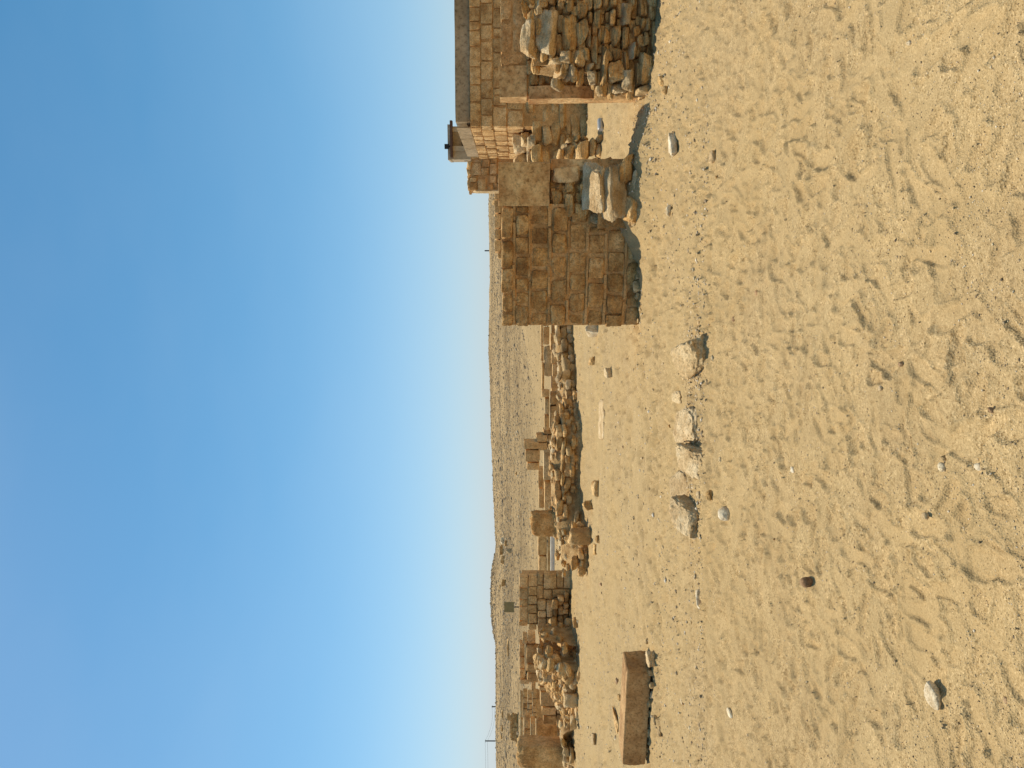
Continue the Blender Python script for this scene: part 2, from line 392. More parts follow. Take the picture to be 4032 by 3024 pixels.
def hill(x, y):
    d = np.maximum(y, 0.0)
    tan = x / np.maximum(d, 8.0)
    crest = np.interp(tan, [-0.50, -0.21, -0.16, -0.04, 0.07, 0.30, 0.6], [5.75, 5.75, 6.05, 6.40, 6.75, 6.85, 7.1])
    rr = np.clip((d - 34) / 96.0, 0, 1)
    z = crest * (rr * 0.86 + 0.14 * rr * rr) * smooth(d, 30, 48)
    z = z + smooth(d, 40, 70) * (0.35 * fbm(x / 22 + 3, y / 22, 4) + 0.10 * fbm(x / 3.0, y / 3.0, 4, 0.6)) * np.clip(d / 90, 0.35, 1.1)
    z = z - smooth(d, 131, 230) * 3.0
    far = smooth(d, 230, 330)
    z = z + far * (13.4 * np.exp(-((x + 110) / 28.0) ** 4 * 0.7 - ((y - 400) / 60) ** 2)
                   + 17.6 * np.exp(-((x + 262) / 55.0) ** 2 - ((y - 400) / 80) ** 2)
                   + 9.0 * smooth(d, 330, 700) + 1.5 * fbm(x / 40, y / 40, 4))
    return z

def base_h(x, y):
    r = np.hypot(x, y)
    z = 0.035 * fbm(x / 1.6 + 5, y / 1.6, 3) + 0.05 * fbm(x / 6, y / 6 + 8, 2) * smooth(r, 4, 10)
    for mx, my, hh, sx, sy in MOUNDS:
        z = z + hh * np.exp(-0.5 * ((x - mx) / sx) ** 2 - 0.5 * ((y - my) / sy) ** 2)
    return z + hill(x, y)

class Raster:
    def __init__(s, x0, x1, y0, y1, st):
        s.x0, s.y0, s.st = x0, y0, st
        s.nx = int((x1 - x0) / st) + 1; s.ny = int((y1 - y0) / st) + 1
        s.X, s.Y = np.meshgrid(x0 + st * np.arange(s.nx), y0 + st * np.arange(s.ny))
        s.H = np.zeros_like(s.X); s.Mk = np.zeros_like(s.X)
    def stamp(s, cx, cy, ang, L, W, D, tread, soft, rim):
        r = L * 0.85
        i0 = max(0, int((cx - r - s.x0) / s.st)); i1 = min(s.nx, int((cx + r - s.x0) / s.st) + 1)
        j0 = max(0, int((cy - r - s.y0) / s.st)); j1 = min(s.ny, int((cy + r - s.y0) / s.st) + 1)
        if i1 - i0 < 3 or j1 - j0 < 3: return
        X = s.X[j0:j1, i0:i1] - cx; Y = s.Y[j0:j1, i0:i1] - cy; H = s.H[j0:j1, i0:i1]
        ca, sa = math.cos(ang), math.sin(ang)
        a = (X * ca + Y * sa) / (L / 2); bb = (-X * sa + Y * ca)
        ac = np.clip(a, -1.2, 1.2)
        w = W / 2 * (0.86 + 0.20 * ac - 0.20 * np.exp(-((ac + 0.18) / 0.30) ** 2))
        bb = bb - 0.008 * np.sin(ac * 2.2)
        e = (np.abs(a) ** 2.6 + np.abs(bb / w) ** 2.4) ** (1 / 2.5)
        e = e + 0.07 * vnoise(X * 16 + cx * 31, Y * 16 + cy * 17)
        m = 1 - smooth(e, 1 - soft, 1 + soft * 0.6)
        lvl = float((H * m).sum() / max(m.sum(), 1e-6))
        floor = lvl * 0.85 + (0.3 if soft > .2 else .12) * (H - lvl) - D * (0.75 + 0.25 * np.cos(ac * 4.2)) - 0.25 * D * ac
        if tread == 1: floor = floor + 0.0032 * np.sin(a * L / 2 * 2 * math.pi / 0.017 + 0.8 * np.sin(bb * 60)) * (np.abs(a) < 0.95)
        elif tread == 2: floor = floor + 0.003 * np.sin(a * L * math.pi / 0.019) * np.sin(bb * 2 * math.pi / 0.019)
        elif tread == 3: floor = floor + 0.003 * np.sin(np.hypot(a * L / 2 - 0.05, bb) * 2 * math.pi / 0.016)
        if tread >= 0 and soft < 0.2: s.Mk[j0:j1, i0:i1] = np.maximum(s.Mk[j0:j1, i0:i1], m)
        else: s.Mk[j0:j1, i0:i1] *= 1 - 0.7 * m
        s.H[j0:j1, i0:i1] = H * (1 - m) + floor * m + rim * D * np.exp(-((e - 1.10) / 0.16) ** 2)
    def mask(s, x, y):
        i = np.clip(((x - s.x0) / s.st).astype(int), 0, s.nx - 1); j = np.clip(((y - s.y0) / s.st).astype(int), 0, s.ny - 1)
        return np.where((x > s.x0) & (x < s.x0 + s.nx * s.st) & (y > s.y0) & (y < s.y0 + s.ny * s.st), s.Mk[j, i], 0)
    def sample(s, x, y):
        u = (x - s.x0) / s.st; v = (y - s.y0) / s.st
        ok = (u > 1) & (v > 1) & (u < s.nx - 2) & (v < s.ny - 2)
        u = np.clip(u, 0, s.nx - 2); v = np.clip(v, 0, s.ny - 2)
        i = u.astype(int); j = v.astype(int); fu = u - i; fv = v - j
        h = (s.H[j, i] * (1 - fu) + s.H[j, i + 1] * fu) * (1 - fv) + (s.H[j + 1, i] * (1 - fu) + s.H[j + 1, i + 1] * fu) * fv
        # fade at the rim of the raster
        ed = np.minimum(np.minimum(u, s.nx - 2 - u), np.minimum(v, s.ny - 2 - v)) * s.st
        return np.where(ok, h * np.clip(ed / 0.5, 0, 1), 0.0)

near = Raster(-5.2, 5.2, 1.2, 9.4, 0.006)
farr = Raster(-13, 13, 8.4, 30, 0.03)
rp = random.Random(5)
near.H += 0.020 * fbm(near.X / 0.30, near.Y / 0.34, 4, 0.55)
cells = [(cx, cy) for cx in np.arange(-5.1, 5.1, 0.20) for cy in np.arange(1.3, 9.3, 0.20)]
for k in range(2):                          # old, slumped prints tread the whole ground evenly
    rp.shuffle(cells)
    for cx, cy in cells:
        x, y = cx + rp.uniform(0, .2), cy + rp.uniform(0, .2)
        ang = R(rp.choice([90, 0, 30, 60, 120, 150]) + rp.gauss(0, 22)) + (math.pi if rp.random() < .5 else 0)
        near.stamp(x, y, ang, rp.uniform(0.13, 0.28), rp.uniform(0.075, 0.135), rp.uniform(0.009, 0.019) * (0.8 + 0.7 * min(1, max(0, (y - 2.6) / 3))), 0, rp.uniform(0.24, 0.42), rp.uniform(0.4, 0.8))
near.H += (0.006 * fbm(near.X / 0.14, near.Y / 0.14, 4, 0.5)) * np.clip(0.6 + 1.6 * fbm(near.X / 0.6 + 40, near.Y / 0.6, 2), 0.15, 1.3)
for i in range(650):                        # crisp ones on top
    near.stamp(rp.uniform(-5.0, 5.0), rp.uniform(1.2, 9.2), rp.uniform(0, 6.28), rp.uniform(0.24, 0.31), rp.uniform(0.085, 0.112), rp.uniform(0.005, 0.010), rp.choice([0, 1, 2, 3, 1]), 0.16, 0.5)
# the prints that stand out most in the near sand: place, heading, tread
for px, py, a, L, W, D, tr in [(3740, 1235, 100, .30, .115, .016, 0), (3640, 1480, 60, .29, .10, .014, 2), (3340, 1330, 75, .26, .11, .015, 0),
        (3520, 700, 10, .36, .10, .014, 0), (3690, 690, 40, .38, .11, .014, 3), (3720, 150, 95, .30, .12, .012, 1), (3890, 200, 120, .30, .11, .012, 1),
        (3630, 2530, 80, .27, .12, .015, 1), (3650, 2070, 85, .28, .13, .014, 1), (3880, 2890, 45, .30, .13, .016, 1), (3900, 2230, 90, .30, .14, .018, 3),
        (3290, 1640, 80, .25, .10, .014, 0), (3330, 3000 - 440, 90, .27, .11, .018, 1), (3240, 620, 80, .27, .11, .01, 2), (3290, 200, 85, .2, .12, .008, 1)]:
    p = G(px, py); near.stamp(p.x, p.y, R(a), L, W, D * .75, tr, 0.15, 0.7)
for i in range(4800):
    y = 8.4 + 21 * rp.random() ** 1.3; x = rp.uniform(-12.5, 12.5)
    farr.stamp(x, y, rp.uniform(0, 6.28), rp.uniform(0.20, 0.40), rp.uniform(0.12, 0.26), rp.uniform(0.03, 0.07), 0, rp.uniform(0.25, 0.5), rp.uniform(0.2, 0.5))
farr.H += 0.022 * fbm(farr.X / 0.35, farr.Y / 0.35, 3)

def terrain(x, y):
    return base_h(x, y) + near.sample(x, y) + farr.sample(x, y)
def hz(x, y):
    return float(terrain(np.array([float(x)]), np.array([float(y)]))[0])
def hbase(x, y):
    return float(base_h(np.array([float(x)]), np.array([float(y)]))[0])

def terr_hit(px, py):
    """first point of the ground seen through a pixel (for things on the rising hillside)"""
    d = ray(px, py); ys = np.concatenate([np.arange(2, 60, 0.05), np.arange(60, 140, 0.2), np.arange(140, 700, 1.0)])
    k = ys / d.y; xs = d.x * k; zs = CAM_H + d.z * k
    below = np.nonzero(zs < base_h(xs, ys))[0]
    j = below[0] if len(below) else len(ys) - 1
    return Vector((xs[j], ys[j], base_h(xs[j:j + 1], ys[j:j + 1])[0]))

def build_ground():
    rad = [0.35, 0.8, 1.2]
    while rad[-1] < 9000:
        r = rad[-1]
        if r < 1.6: dr = 0.02
        elif r < 200: dr = min(max(0.0072, r * r / 1350.0), 0.0125 * r)
        else: dr = 0.03 * r if r < 900 else 0.12 * r
        rad.append(r + dr)
    rad = np.array(rad)
    th = np.radians(np.concatenate([np.arange(-180, -42, 3.0), np.arange(-42, 42, 0.1), np.arange(42, 180, 3.0)]))
    T, Rr = np.meshgrid(th, rad)
    X = np.sin(T) * Rr; Y = np.cos(T) * Rr
    Zz = terrain(X.ravel(), Y.ravel()).reshape(X.shape)
    nr, na = X.shape
    co = np.stack([X, Y, Zz], -1).reshape(-1, 3)
    co = np.vstack([co, [[0, 0, hz(0, 0)]]])
    i = np.arange(nr - 1)[:, None] * na; j = np.arange(na)[None, :]; jn = (j + 1) % na
    q = np.stack([i + j, i + na + j, i + na + jn, i + jn], -1).reshape(-1, 4)
    c = len(co) - 1
    tri = np.stack([np.full(na, c), np.arange(na), (np.arange(na) + 1) % na], -1)
    me = bpy.data.meshes.new('sand_ground')
    me.vertices.add(len(co)); me.vertices.foreach_set('co', co.ravel())
    nl = q.size + tri.size
    me.loops.add(nl); me.loops.foreach_set('vertex_index', np.concatenate([q.ravel(), tri.ravel()]).astype(np.int32))
    me.polygons.add(len(q) + len(tri))
    me.polygons.foreach_set('loop_start', np.concatenate([np.arange(len(q)) * 4, q.size + np.arange(len(tri)) * 3]).astype(np.int32))
    me.polygons.foreach_set('use_smooth', np.ones(len(q) + len(tri), dtype=bool))
    me.update(calc_edges=True); me.validate()
    pa_ = me.attributes.new('pressed', 'FLOAT', 'POINT'); pa_.data.foreach_set('value', near.mask(co[:, 0], co[:, 1]).astype(np.float32))
    n = me.polygons[5].normal
    if n.z < 0: me.flip_normals()
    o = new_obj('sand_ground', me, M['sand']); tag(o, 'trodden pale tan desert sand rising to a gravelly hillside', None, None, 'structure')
    return o
build_ground()

# grit and gravel nobody could count
def scatter_mesh(name, pts, sizes, seed, pal, label, flat=0.7, proto=None):
    """many small stones in one mesh, each with its own turn, squash and colour"""
    rg = np.random.RandomState(seed)
    pv, pf = proto
    n = len(pts); nv = len(pv); nf = len(pf)
    co = np.zeros((n, nv, 3)); a = rg.rand(n) * 6.283
    sc = sizes[:, None] * rg.uniform(0.6, 1.4, (n, 3)); sc[:, 2] *= flat
    v = np.repeat(pv[None], n, 0) * sc[:, None, :] * (1 + 0.25 * (rg.rand(n, nv, 1) - 0.5))
    ca, sa = np.cos(a)[:, None], np.sin(a)[:, None]
    co[..., 0] = v[..., 0] * ca - v[..., 1] * sa + pts[:, None, 0]
    co[..., 1] = v[..., 0] * sa + v[..., 1] * ca + pts[:, None, 1]
    co[..., 2] = v[..., 2] + pts[:, None, 2]
    f = pf[None] + (np.arange(n) * nv)[:, None, None]
    k = pf.shape[1]
    me = bpy.data.meshes.new(name)
    me.vertices.add(n * nv); me.vertices.foreach_set('co', co.ravel())
    me.loops.add(n * nf * k); me.loops.foreach_set('vertex_index', f.ravel().astype(np.int32))
    me.polygons.add(n * nf); me.polygons.foreach_set('loop_start', (np.arange(n * nf) * k).astype(np.int32))
    me.update(calc_edges=True)
    at = me.color_attributes.new('tone', 'FLOAT_COLOR', 'POINT')
    pc = np.array(pal)[rg.randint(0, len(pal), n)] * rg.uniform(0.75, 1.25, (n, 1))
    col = np.ones((n, nv, 4)); col[..., :3] = pc[:, None, :]
    at.data.foreach_set('color', col.ravel().astype(np.float32))
    o = new_obj(name, me, M['grit']); tag(o, label, None, None, 'stuff'); return o
gm = bpy.data.materials.new('grit'); nt, b = nodes(gm)
ca_ = N(nt, 'ShaderNodeVertexColor'); ca_.layer_name = 'tone'; nt.links.new(ca_.outputs[0], b.inputs['Base Color'])
M['grit'] = gm
OCT = (np.array([[1, 0, 0], [-1, 0, 0], [0, 1, 0], [0, -1, 0], [0, 0, 1], [0, 0, -1]], float) * 0.5,
       np.array([[0, 2, 4], [2, 1, 4], [1, 3, 4], [3, 0, 4], [2, 0, 5], [1, 2, 5], [3, 1, 5], [0, 3, 5]]))
_cv, _cf = CS[2]
CUBE2 = (np.array([tuple(v.normalized() * 0.5) for v in _cv]), np.array(_cf))
r1 = np.random.RandomState(21)
def pts_on(x, y, lift=0.0): return np.stack([x, y, terrain(x, y) + lift], -1)
GRIT = [(0.17, 0.125, 0.08), (0.30, 0.215, 0.125), (0.44, 0.32, 0.17), (0.68, 0.57, 0.40), (0.36, 0.27, 0.16), (0.56, 0.42, 0.23), (0.60, 0.47, 0.28)]
n = 80000
yy = 1.4 + 6.0 * r1.rand(n) ** 1.25; xx = (r1.rand(n) - 0.5) * 2 * (0.62 * yy + 0.6)
keep = fbm(xx / 0.5, yy / 0.5, 3) + r1.rand(n) * 0.5 > 0.12
keep &= (near.mask(xx, yy) < .35) | (r1.rand(n) < .35)
xx, yy = xx[keep], yy[keep]
sz = np.clip(0.0042 * np.exp(r1.randn(len(xx)) * 0.42), 0.002, 0.015)
scatter_mesh('sand_grit', pts_on(xx, yy, 0.0008), sz, 3, GRIT, 'coarse dark and pale grit strewn over the trodden sand', 0.7, OCT)
n = 36000
yy = 6.5 + 18 * r1.rand(n) ** 1.3; xx = (r1.rand(n) - 0.5) * 2 * (0.62 * yy + 0.6)
keep = fbm(xx / 1.6 + 3, yy / 1.6, 3) + r1.rand(n) * 0.5 > 0.16
xx, yy = xx[keep], yy[keep]
for (cx, cy, sx, sy, k) in [(-.35, 6.85, .75, .22, 900), (.3, 6.7, .3, .2, 250), (2.6, 8.9, .5, .3, 700), (3.3, 9.3, .5, .4, 400), (-4.1, 8.9, .8, .25, 400), (-.8, 18.6, 2.2, .6, 900), (-8, 20.3, 2.2, .7, 900), (1.2, 9.9, .6, .25, 350)]:
    xx = np.concatenate([xx, cx + r1.randn(k) * sx]); yy = np.concatenate([yy, cy + r1.randn(k) * sy])   # chips gathered round rocks and walls
sz = np.clip(0.012 * np.exp(r1.randn(len(xx)) * 0.55), 0.005, 0.06)
scatter_mesh('stone_chips', pts_on(xx, yy, 0.002), sz, 4, GRIT[2:] + [(0.66, 0.56, 0.42), (0.30, 0.22, 0.13)], 'scattered stone chips on the sand between the ruins', 0.6, OCT)
n = 60000
yy = 27 + 108 * r1.rand(n) ** 0.9; xx = (r1.rand(n) - 0.5) * 2 * (0.60 * yy + 2)
keep = fbm(xx / 18 + 9, yy / 18, 3) + r1.rand(n) * 0.8 > 0.18
xx, yy = xx[keep], yy[keep]
sz = np.clip(0.10 * np.exp(r1.randn(len(xx)) * 0.55), 0.04, 0.55) * np.clip(yy / 80, 0.35, 1.2)
fx = np.concatenate([-110 + r1.randn(5000) * 26, -250 + r1.randn(5000) * 40]); fy = 375 + r1.randn(10000) * 30
xx = np.concatenate([xx, fx]); yy = np.concatenate([yy, fy]); sz = np.concatenate([sz, np.clip(0.5 * np.exp(r1.randn(10000) * 0.45), .2, 1.6)])
scatter_mesh('hillside_gravel', np.stack([xx, yy, terrain(xx, yy)], -1), sz, 5, [(0.20, 0.15, 0.095), (0.30, 0.22, 0.13), (0.42, 0.33, 0.2), (0.26, 0.19, 0.115)],
             'dark gravel and small stones covering the far hillside', 0.7, OCT)

# ------------------------------------------------------------------ wall building
rnd = random.Random(77)
def stone_at(fr, s0, s1, z0, z1, dep, proud, mat, parent, kinds=SLAB, name='stone', roll=0.05, fat=1.06, lean=0.0):
    p = fr.pt((s0 + s1) / 2, (z0 + z1) / 2, proud - dep / 2)
    return new_obj(name, rnd.choice(kinds), mat, parent, p,
                   (rnd.uniform(-.06, .06) - lean, rnd.uniform(-roll, roll) + (0 if rnd.random() < .5 else math.pi), -fr.a + rnd.uniform(-.06, .06)),
                   ((s1 - s0) * fat, dep * rnd.uniform(.9, 1.1), (z1 - z0) * fat))

def block_at(fr, s0, s1, z0, z1, dep, proud, mat, parent, kinds=BLOCK, name='block', gap=0.008, tilt=0.006):
    p = fr.pt((s0 + s1) / 2, (z0 + z1) / 2, proud - dep / 2)
    return new_obj(name, rnd.choice(kinds), mat, parent, p, (rnd.uniform(-tilt, tilt), rnd.uniform(-tilt, tilt) + (math.pi if rnd.random() < .5 else 0), -fr.a + rnd.uniform(-tilt, tilt)),
                   (s1 - s0 - gap, dep, z1 - z0 - gap))

def core(fr, s0, s1, z0, z1, dep, setback, mat, parent, amp=0.012, name='core', step=0.12):
    p = fr.pt((s0 + s1) / 2, z0, -setback)
    return new_obj(name, rough_box(name, s1 - s0, dep, z1 - z0, amp, rnd.uniform(0, 50), step), mat, parent, p, (0, 0, -fr.a))

def courses(fr, s0, s1, zs, wr, dep, mat, parent, proud=(0, .015), kinds=BLOCK, gap=.008, cut=None):
    """plain coursed blocks between the heights zs"""
    for i in range(len(zs) - 1):
        s = s0 - (rnd.uniform(0, wr[0] * .6) if i % 2 else 0); first = True
        while s < s1 - 0.04:
            w = rnd.uniform(*wr); e = min(s + w, s1)
            if s1 - e < wr[0] * 0.5: e = s1
            a = max(s, s0)
            if e - a > 0.05 and not (cut and cut((a + e) / 2, (zs[i] + zs[i + 1]) / 2)):
                block_at(fr, a, e, zs[i], zs[i + 1], dep, rnd.uniform(*proud), mat, parent, kinds, gap=gap)
            s = e

def fill(fr, s0, s1, z0, top, wr, hr, dep, proud, mat, parent, kinds=SLAB, mats=None, skip=None):
    """rubble laid in rough courses from z0 up to top(s)"""
    z = z0; hmax = max(top(s0 + (s1 - s0) * k / 20) for k in range(21)); cnt = 0
    while z < hmax:
        h = rnd.uniform(*hr); s = s0 + rnd.uniform(-.1, .05)
        while s < s1:
            w = rnd.uniform(*wr); mid = s + w / 2
            if s0 - .05 <= mid <= s1 + .05 and z + h * .5 < top(min(max(mid, s0), s1)) and not (skip and skip(mid, z + h / 2)):
                stone_at(fr, s, s + w, z, z + h * rnd.uniform(.85, 1.15), dep, rnd.uniform(*proud), rnd.choice(mats) if mats else mat, parent, kinds, roll=.09, fat=1.05); cnt += 1
            s += w
        z += h * .95
    return cnt

# ---- central ashlar wall
wc = thing('masonry_wall', 'eye high wall of brown squared blocks with broken rubble end beside the opening', 'wall', FC.pt(1.0, 0.0))
J = [510, 625, 757, 927, 1083, 1247, 1410, 1575, 1730]
def zC(x2): return FC.hit(Z2[0] + Z2[2] * x2, Z2[1] + Z2[2] * 1150)[1]
def sC(y2): return FC.hit(2050, Z2[1] + Z2[2] * y2)[0]
rows = [[(548, 835), (840, 1075), (1082, 1297), (1303, 1470), (1476, 1584)],
        [(552, 612), (620, 800), (812, 965), (980, 1160), (1172, 1280), (1288, 1385), (1400, 1582)],
        [(556, 716), (730, 880), (898, 1078), (1092, 1262), (1275, 1456), (1466, 1580)],
        [(558, 762), (775, 965), (977, 1170), (1180, 1378), (1388, 1582)],
        [(600, 690), (698, 930), (942, 1118), (1130, 1284), (1294, 1466), (1476, 1580)],
        [(640, 720), (728, 775), (787, 968), (982, 1180), (1200, 1418), (1432, 1580)],
        [(640, 735), (744, 928), (938, 1120), (1128, 1298), (1308, 1474), (1482, 1578)],
        [(640, 830), (840, 1020), (1030, 1240), (1250, 1404), (1412, 1580)]]
sL, sR = sC(1584), sC(548)
for i, rw in enumerate(rows):
    zt, zb = zC(J[i]), zC(J[i + 1])
    mg = 0.016 if i else 0.004
    for a, b_ in rw:
        s1, s0 = sC(a), sC(b_)
        j = rnd.uniform(-.012, .012) if b_ > 1560 else 0
        block_at(FC, s0 + j, s1, zb + (.016 if i < 7 else 0), zt - mg, 0.30, rnd.uniform(0.012, 0.05), M['ashlar'], wc, HEWN, gap=rnd.uniform(-.012, .008), tilt=.03)
for i in range(1, 8):      # raised bed joints of smeared mortar
    z = (zC(J[i])); a0 = sL + .03
    while a0 < sR - (.05 if i < 4 else .25):
        e0 = min(a0 + rnd.uniform(.25, .6), sR - (.0 if i < 4 else .18))
        me = rough_box('bed_joint', e0 - a0, .05, rnd.uniform(.022, .036), .009, rnd.uniform(0, 90), .025)
        new_obj('bed_joint', me, M['mortar'], wc, FC.pt((a0 + e0) / 2, z - .008 + rnd.uniform(-.006, .006), rnd.uniform(.008, .022)), (0, R(rnd.uniform(-1, 1)), -FC.a))
        a0 = e0 + rnd.uniform(.0, .08)
core(FC, sL + .02, sR + .02, -0.15, zC(514) - 0.02, 0.52, 0.014, M['mortar'], wc, 0.014, 'mortar_core', 0.05)
# capping dust: worn stones along the wall head, behind the front course
for k in range(9):
    a = sL + .03 + (sR - sL - .06) * k / 9
    block_at(FC, a, a + (sR - sL) / 9, zC(625), zC(512) - .005 + rnd.uniform(-.02, .006), 0.26, -0.29, M['ashlar'], wc, WORN)
# smooth plastered block over the rubble end
s0, s1, z0, z1 = FC.rect(Z2, 486, 925, 176, 546)
new_obj('plastered_block', rough_box('plastered_block', s1 - s0, .50, z1 - z0, .010, 3, .05), M['plaster'], wc, FC.pt((s0 + s1) / 2, z0, .05), (0, 0, -FC.a))
sPL, sPR = s0, s1
# door jamb, plaster remnant, earth core behind
s0, s1, z0, z1 = FC.rect(Z2, 938, 1560, 146, 240)
new_obj('door_jamb', rough_box('door_jamb', s1 - s0, .42, z1 - z0 + .15, .008, 5, .06), M['plaster'], wc, FC.pt((s0 + s1) / 2, z0 - .15, -.02), (0, 0, -FC.a))
core(FC, sPL - .28, sPR - .10, -.1, .62, .30, -.22, M['dirt'], wc, .04, 'rubble_core', .06)
core(FC, sPL - .32, sPR - .06, -.1, FC.hit(Z2[0] + Z2[2] * 930, 720)[1], .45, .10, M['dirt'], wc, .035, 'rubble_core', .06)
s0, s1, z0, z1 = FC.rect(Z2, 945, 1200, 190, 350)
stone_at(FC, s0, s1, z0, z1, .14, .03, M['plaster'], wc, SLABH, 'plaster_remnant', fat=1.0)
for (x0, x1, y0, y1, out, mt) in [(945, 1030, 410, 545, .05, 'rubble'), (1050, 1140, 330, 440, .0, 'rubble'), (1060, 1140, 450, 660, .05, 'rubble'), (1190, 1240, 345, 495, .10, 'rubble'),
        (1135, 1260, 520, 690, .06, 'rubble'), (1252, 1352, 172, 585, .22, 'pale'), (1352, 1518, 188, 660, .26, 'pale'), (1522, 1622, 104, 370, .24, 'rubble'), (1530, 1622, 420, 680, .28, 'rubble'),
        (1618, 1706, 232, 605, .26, 'pale'), (1700, 1815, 440, 635, .30, 'grey'), (1612, 1700, 100, 235, .16, 'rubble'), (1610, 1690, 590, 710, .24, 'pale'), (1180, 1260, 200, 330, -.02, 'rubble'),
        (1280, 1420, 600, 700, .10, 'pale'), (1700, 1790, 250, 430, .18, 'rubble'), (1430, 1560, 650, 720, .06, 'grey'), (1020, 1060, 560, 640, .02, 'rubble'), (1660, 1720, 660, 720, .22, 'pale')]:
    s0, s1, z0, z1 = FC.rect(Z2, x0, x1, y0, y1)
    pile = out > .2
    stone_at(FC, s0, s1, z0, z1, .46 if pile else rnd.uniform(.30, .42), out * 2.05 if pile else out, M[mt], wc, SLABH, roll=.04, lean=(-.42 if mt == 'pale' else -.25) if pile else .0, fat=1.04 if pile else 1.06)
fill(FC, sPL - .25, sPR - .08, 0.0, lambda s: FC.hit(Z2[0] + Z2[2] * 960, 720)[1], (.08, .2), (.05, .1), .14, (-.09, -.03), M['rubble'], wc)

# ---- right-hand wall: rubble face, coursed blocks behind, upright jamb slab
FB2 = Frame(*FB.pt(0, 0, -1.05).xy, 10.0)
wb = thing('ruined_wall', 'rough rubble wall of honey stones with squared blocks and upright jamb slab at its end', 'wall', FB.pt(.3, 0))
BS = [(740, 885, 130, 512, .02, 'pale'), (868, 1072, 30, 500, .10, 'pale'), (1078, 1222, 82, 455, .08, 'rubble'), (736, 805, -90, 122, -.02, 'rubble'), (806, 884, -60, 130, .0, 'pale'),
      (1214, 1312, 168, 412, .10, 'rubble'), (1192, 1292, 420, 612, .06, 'rubble'), (1080, 1200, 455, 570, .04, 'pale'), (1226, 1322, 15, 162, .08, 'rubble'), (1322, 1372, 110, 220, .06, 'rubble'),
      (1378, 1452, 108, 262, .10, 'rubble'), (1358, 1424, 290, 582, .10, 'rubble'), (1464, 1540, 258, 402, .08, 'rubble'), (1538, 1634, 220, 432, .10, 'rubble'), (1636, 1704, 240, 452, .10, 'rubble'),
      (1440, 1502, 420, 785, .14, 'rubble'), (1490, 1642, 560, 755, .14, 'rubble'), (1640, 1752, 640, 832, .20, 'pale'), (1690, 1748, 390, 552, .14, 'pale'), (1766, 1904, 480, 802, .18, 'rubble'),
      (1612, 1702, 28, 232, .14, 'pale'), (1528, 1584, 78, 232, .10, 'rubble'), (1718, 1788, 240, 342, .10, 'rubble'), (1348, 1432, 640, 770, .10, 'pale'), (1030, 1092, 700, 805, .0, 'pale'),
      (1138, 1192, 590, 705, .06, 'pale'), (1748, 1892, 788, 868, .22, 'grey'), (1788, 1832, 170, 282, .08, 'rubble'), (1832, 1884, 150, 276, .08, 'rubble'), (1760, 1832, 300, 432, .10, 'rubble'),
      (1838, 1884, 280, 422, .10, 'rubble'), (1868, 1950, -40, 182, .06, 'rubble'), (1380, 1462, -60, 92, .06, 'rubble'), (1462, 1532, -50, 84, .08, 'rubble'), (1140, 1222, -60, 112, .06, 'rubble'),
      (1060, 1142, -70, 84, .04, 'rubble'), (1702, 1764, -40, 104, .08, 'rubble'), (1770, 1868, -60, 150, .08, 'rubble'), (1532, 1612, -60, 74, .08, 'rubble'), (1310, 1380, -60, 104, .06, 'rubble'),
      (1226, 1310, -80, 12, .06, 'rubble'), (870, 1060, -160, 28, .06, 'rubble'), (1322, 1360, 225, 430, .06, 'rubble'), (1424, 1464, 265, 415, .05, 'rubble'), (1500, 1560, 440, 560, .06, 'rubble'),
      (1560, 1640, 440, 555, .07, 'rubble'), (1640, 1690, 455, 640, .08, 'rubble'), (1415, 1500, 785, 855, .06, 'pale'), (1520, 1640, 755, 850, .05, 'pale'), (1290, 1350, 560, 640, .02, 'pale'),
      (1750, 1770, 555, 790, .1, 'rubble'), (1900, 1950, 200, 480, .08, 'rubble'), (1300, 1352, 440, 560, .06, 'rubble'), (960, 1080, 500, 580, .0, 'pale'), (1040, 1140, 580, 690, .0, 'pale')]
for (x0, x1, y0, y1, out, mt) in BS:
    s0, s1, z0, z1 = FB.rect(Z1, x0, x1, y0, y1)
    stone_at(FB, s0, s1, z0, z1, rnd.uniform(.35, .5), out + rnd.uniform(-.02, .02), M[mt], wb, SLABH if (x1 - x0) * (y1 - y0) > 9000 else SLAB, roll=.06, fat=1.04, lean=-.42 if mt == 'pale' and x0 < 1080 and y0 < 480 else (-.28 if mt == 'pale' else -.10))
sBl = FB.hit(2300, Z1[2] * 830)[0]; sBr = FB.hit(2300, -330)[0]
zBt = FB.hit(1740 + .434 * 780, 100)[1]
def topB(s):
    k = (s - sBl) / (sBr - sBl)
    return zBt * (0.42 + 0.58 * min(1, max(0, (k - .02) / .22)))
core(FB, sBl + .32, sBr, -.1, zBt - .10, .85, .13, M['dirt'], wb, .05, 'rubble_core', .07)
core(FB, sBl + .02, sBl + .5, -.1, .62, .85, .13, M['dirt'], wb, .05, 'rubble_core', .07)
fill(FB, sBl, sBr, 0, topB, (.10, .28), (.06, .11), .22, (-.07, .0), M['rubble'], wb)
fill(FB, FB.hit(2300, 0)[0], sBr, 0, topB, (.16, .36), (.09, .15), .3, (.0, .10), M['rubble'], wb)   # the stretch beyond the picture's edge
for k in range(46):                                                                                     # loose stones lying over the wall head
    s = rnd.uniform(sBl + .34, sBr); back = rnd.uniform(-.9, -.1)
    p = FB.pt(s, zBt - .09 + rnd.uniform(-.02, .05), back); w = rnd.uniform(.1, .28)
    new_obj('stone', rnd.choice(SLAB), M[rnd.choice(['pale', 'rubble'])], wb, p, (rnd.uniform(-.2, .2), rnd.uniform(-.2, .2), rnd.uniform(0, 6.28)), (w, w * .8, w * .5))
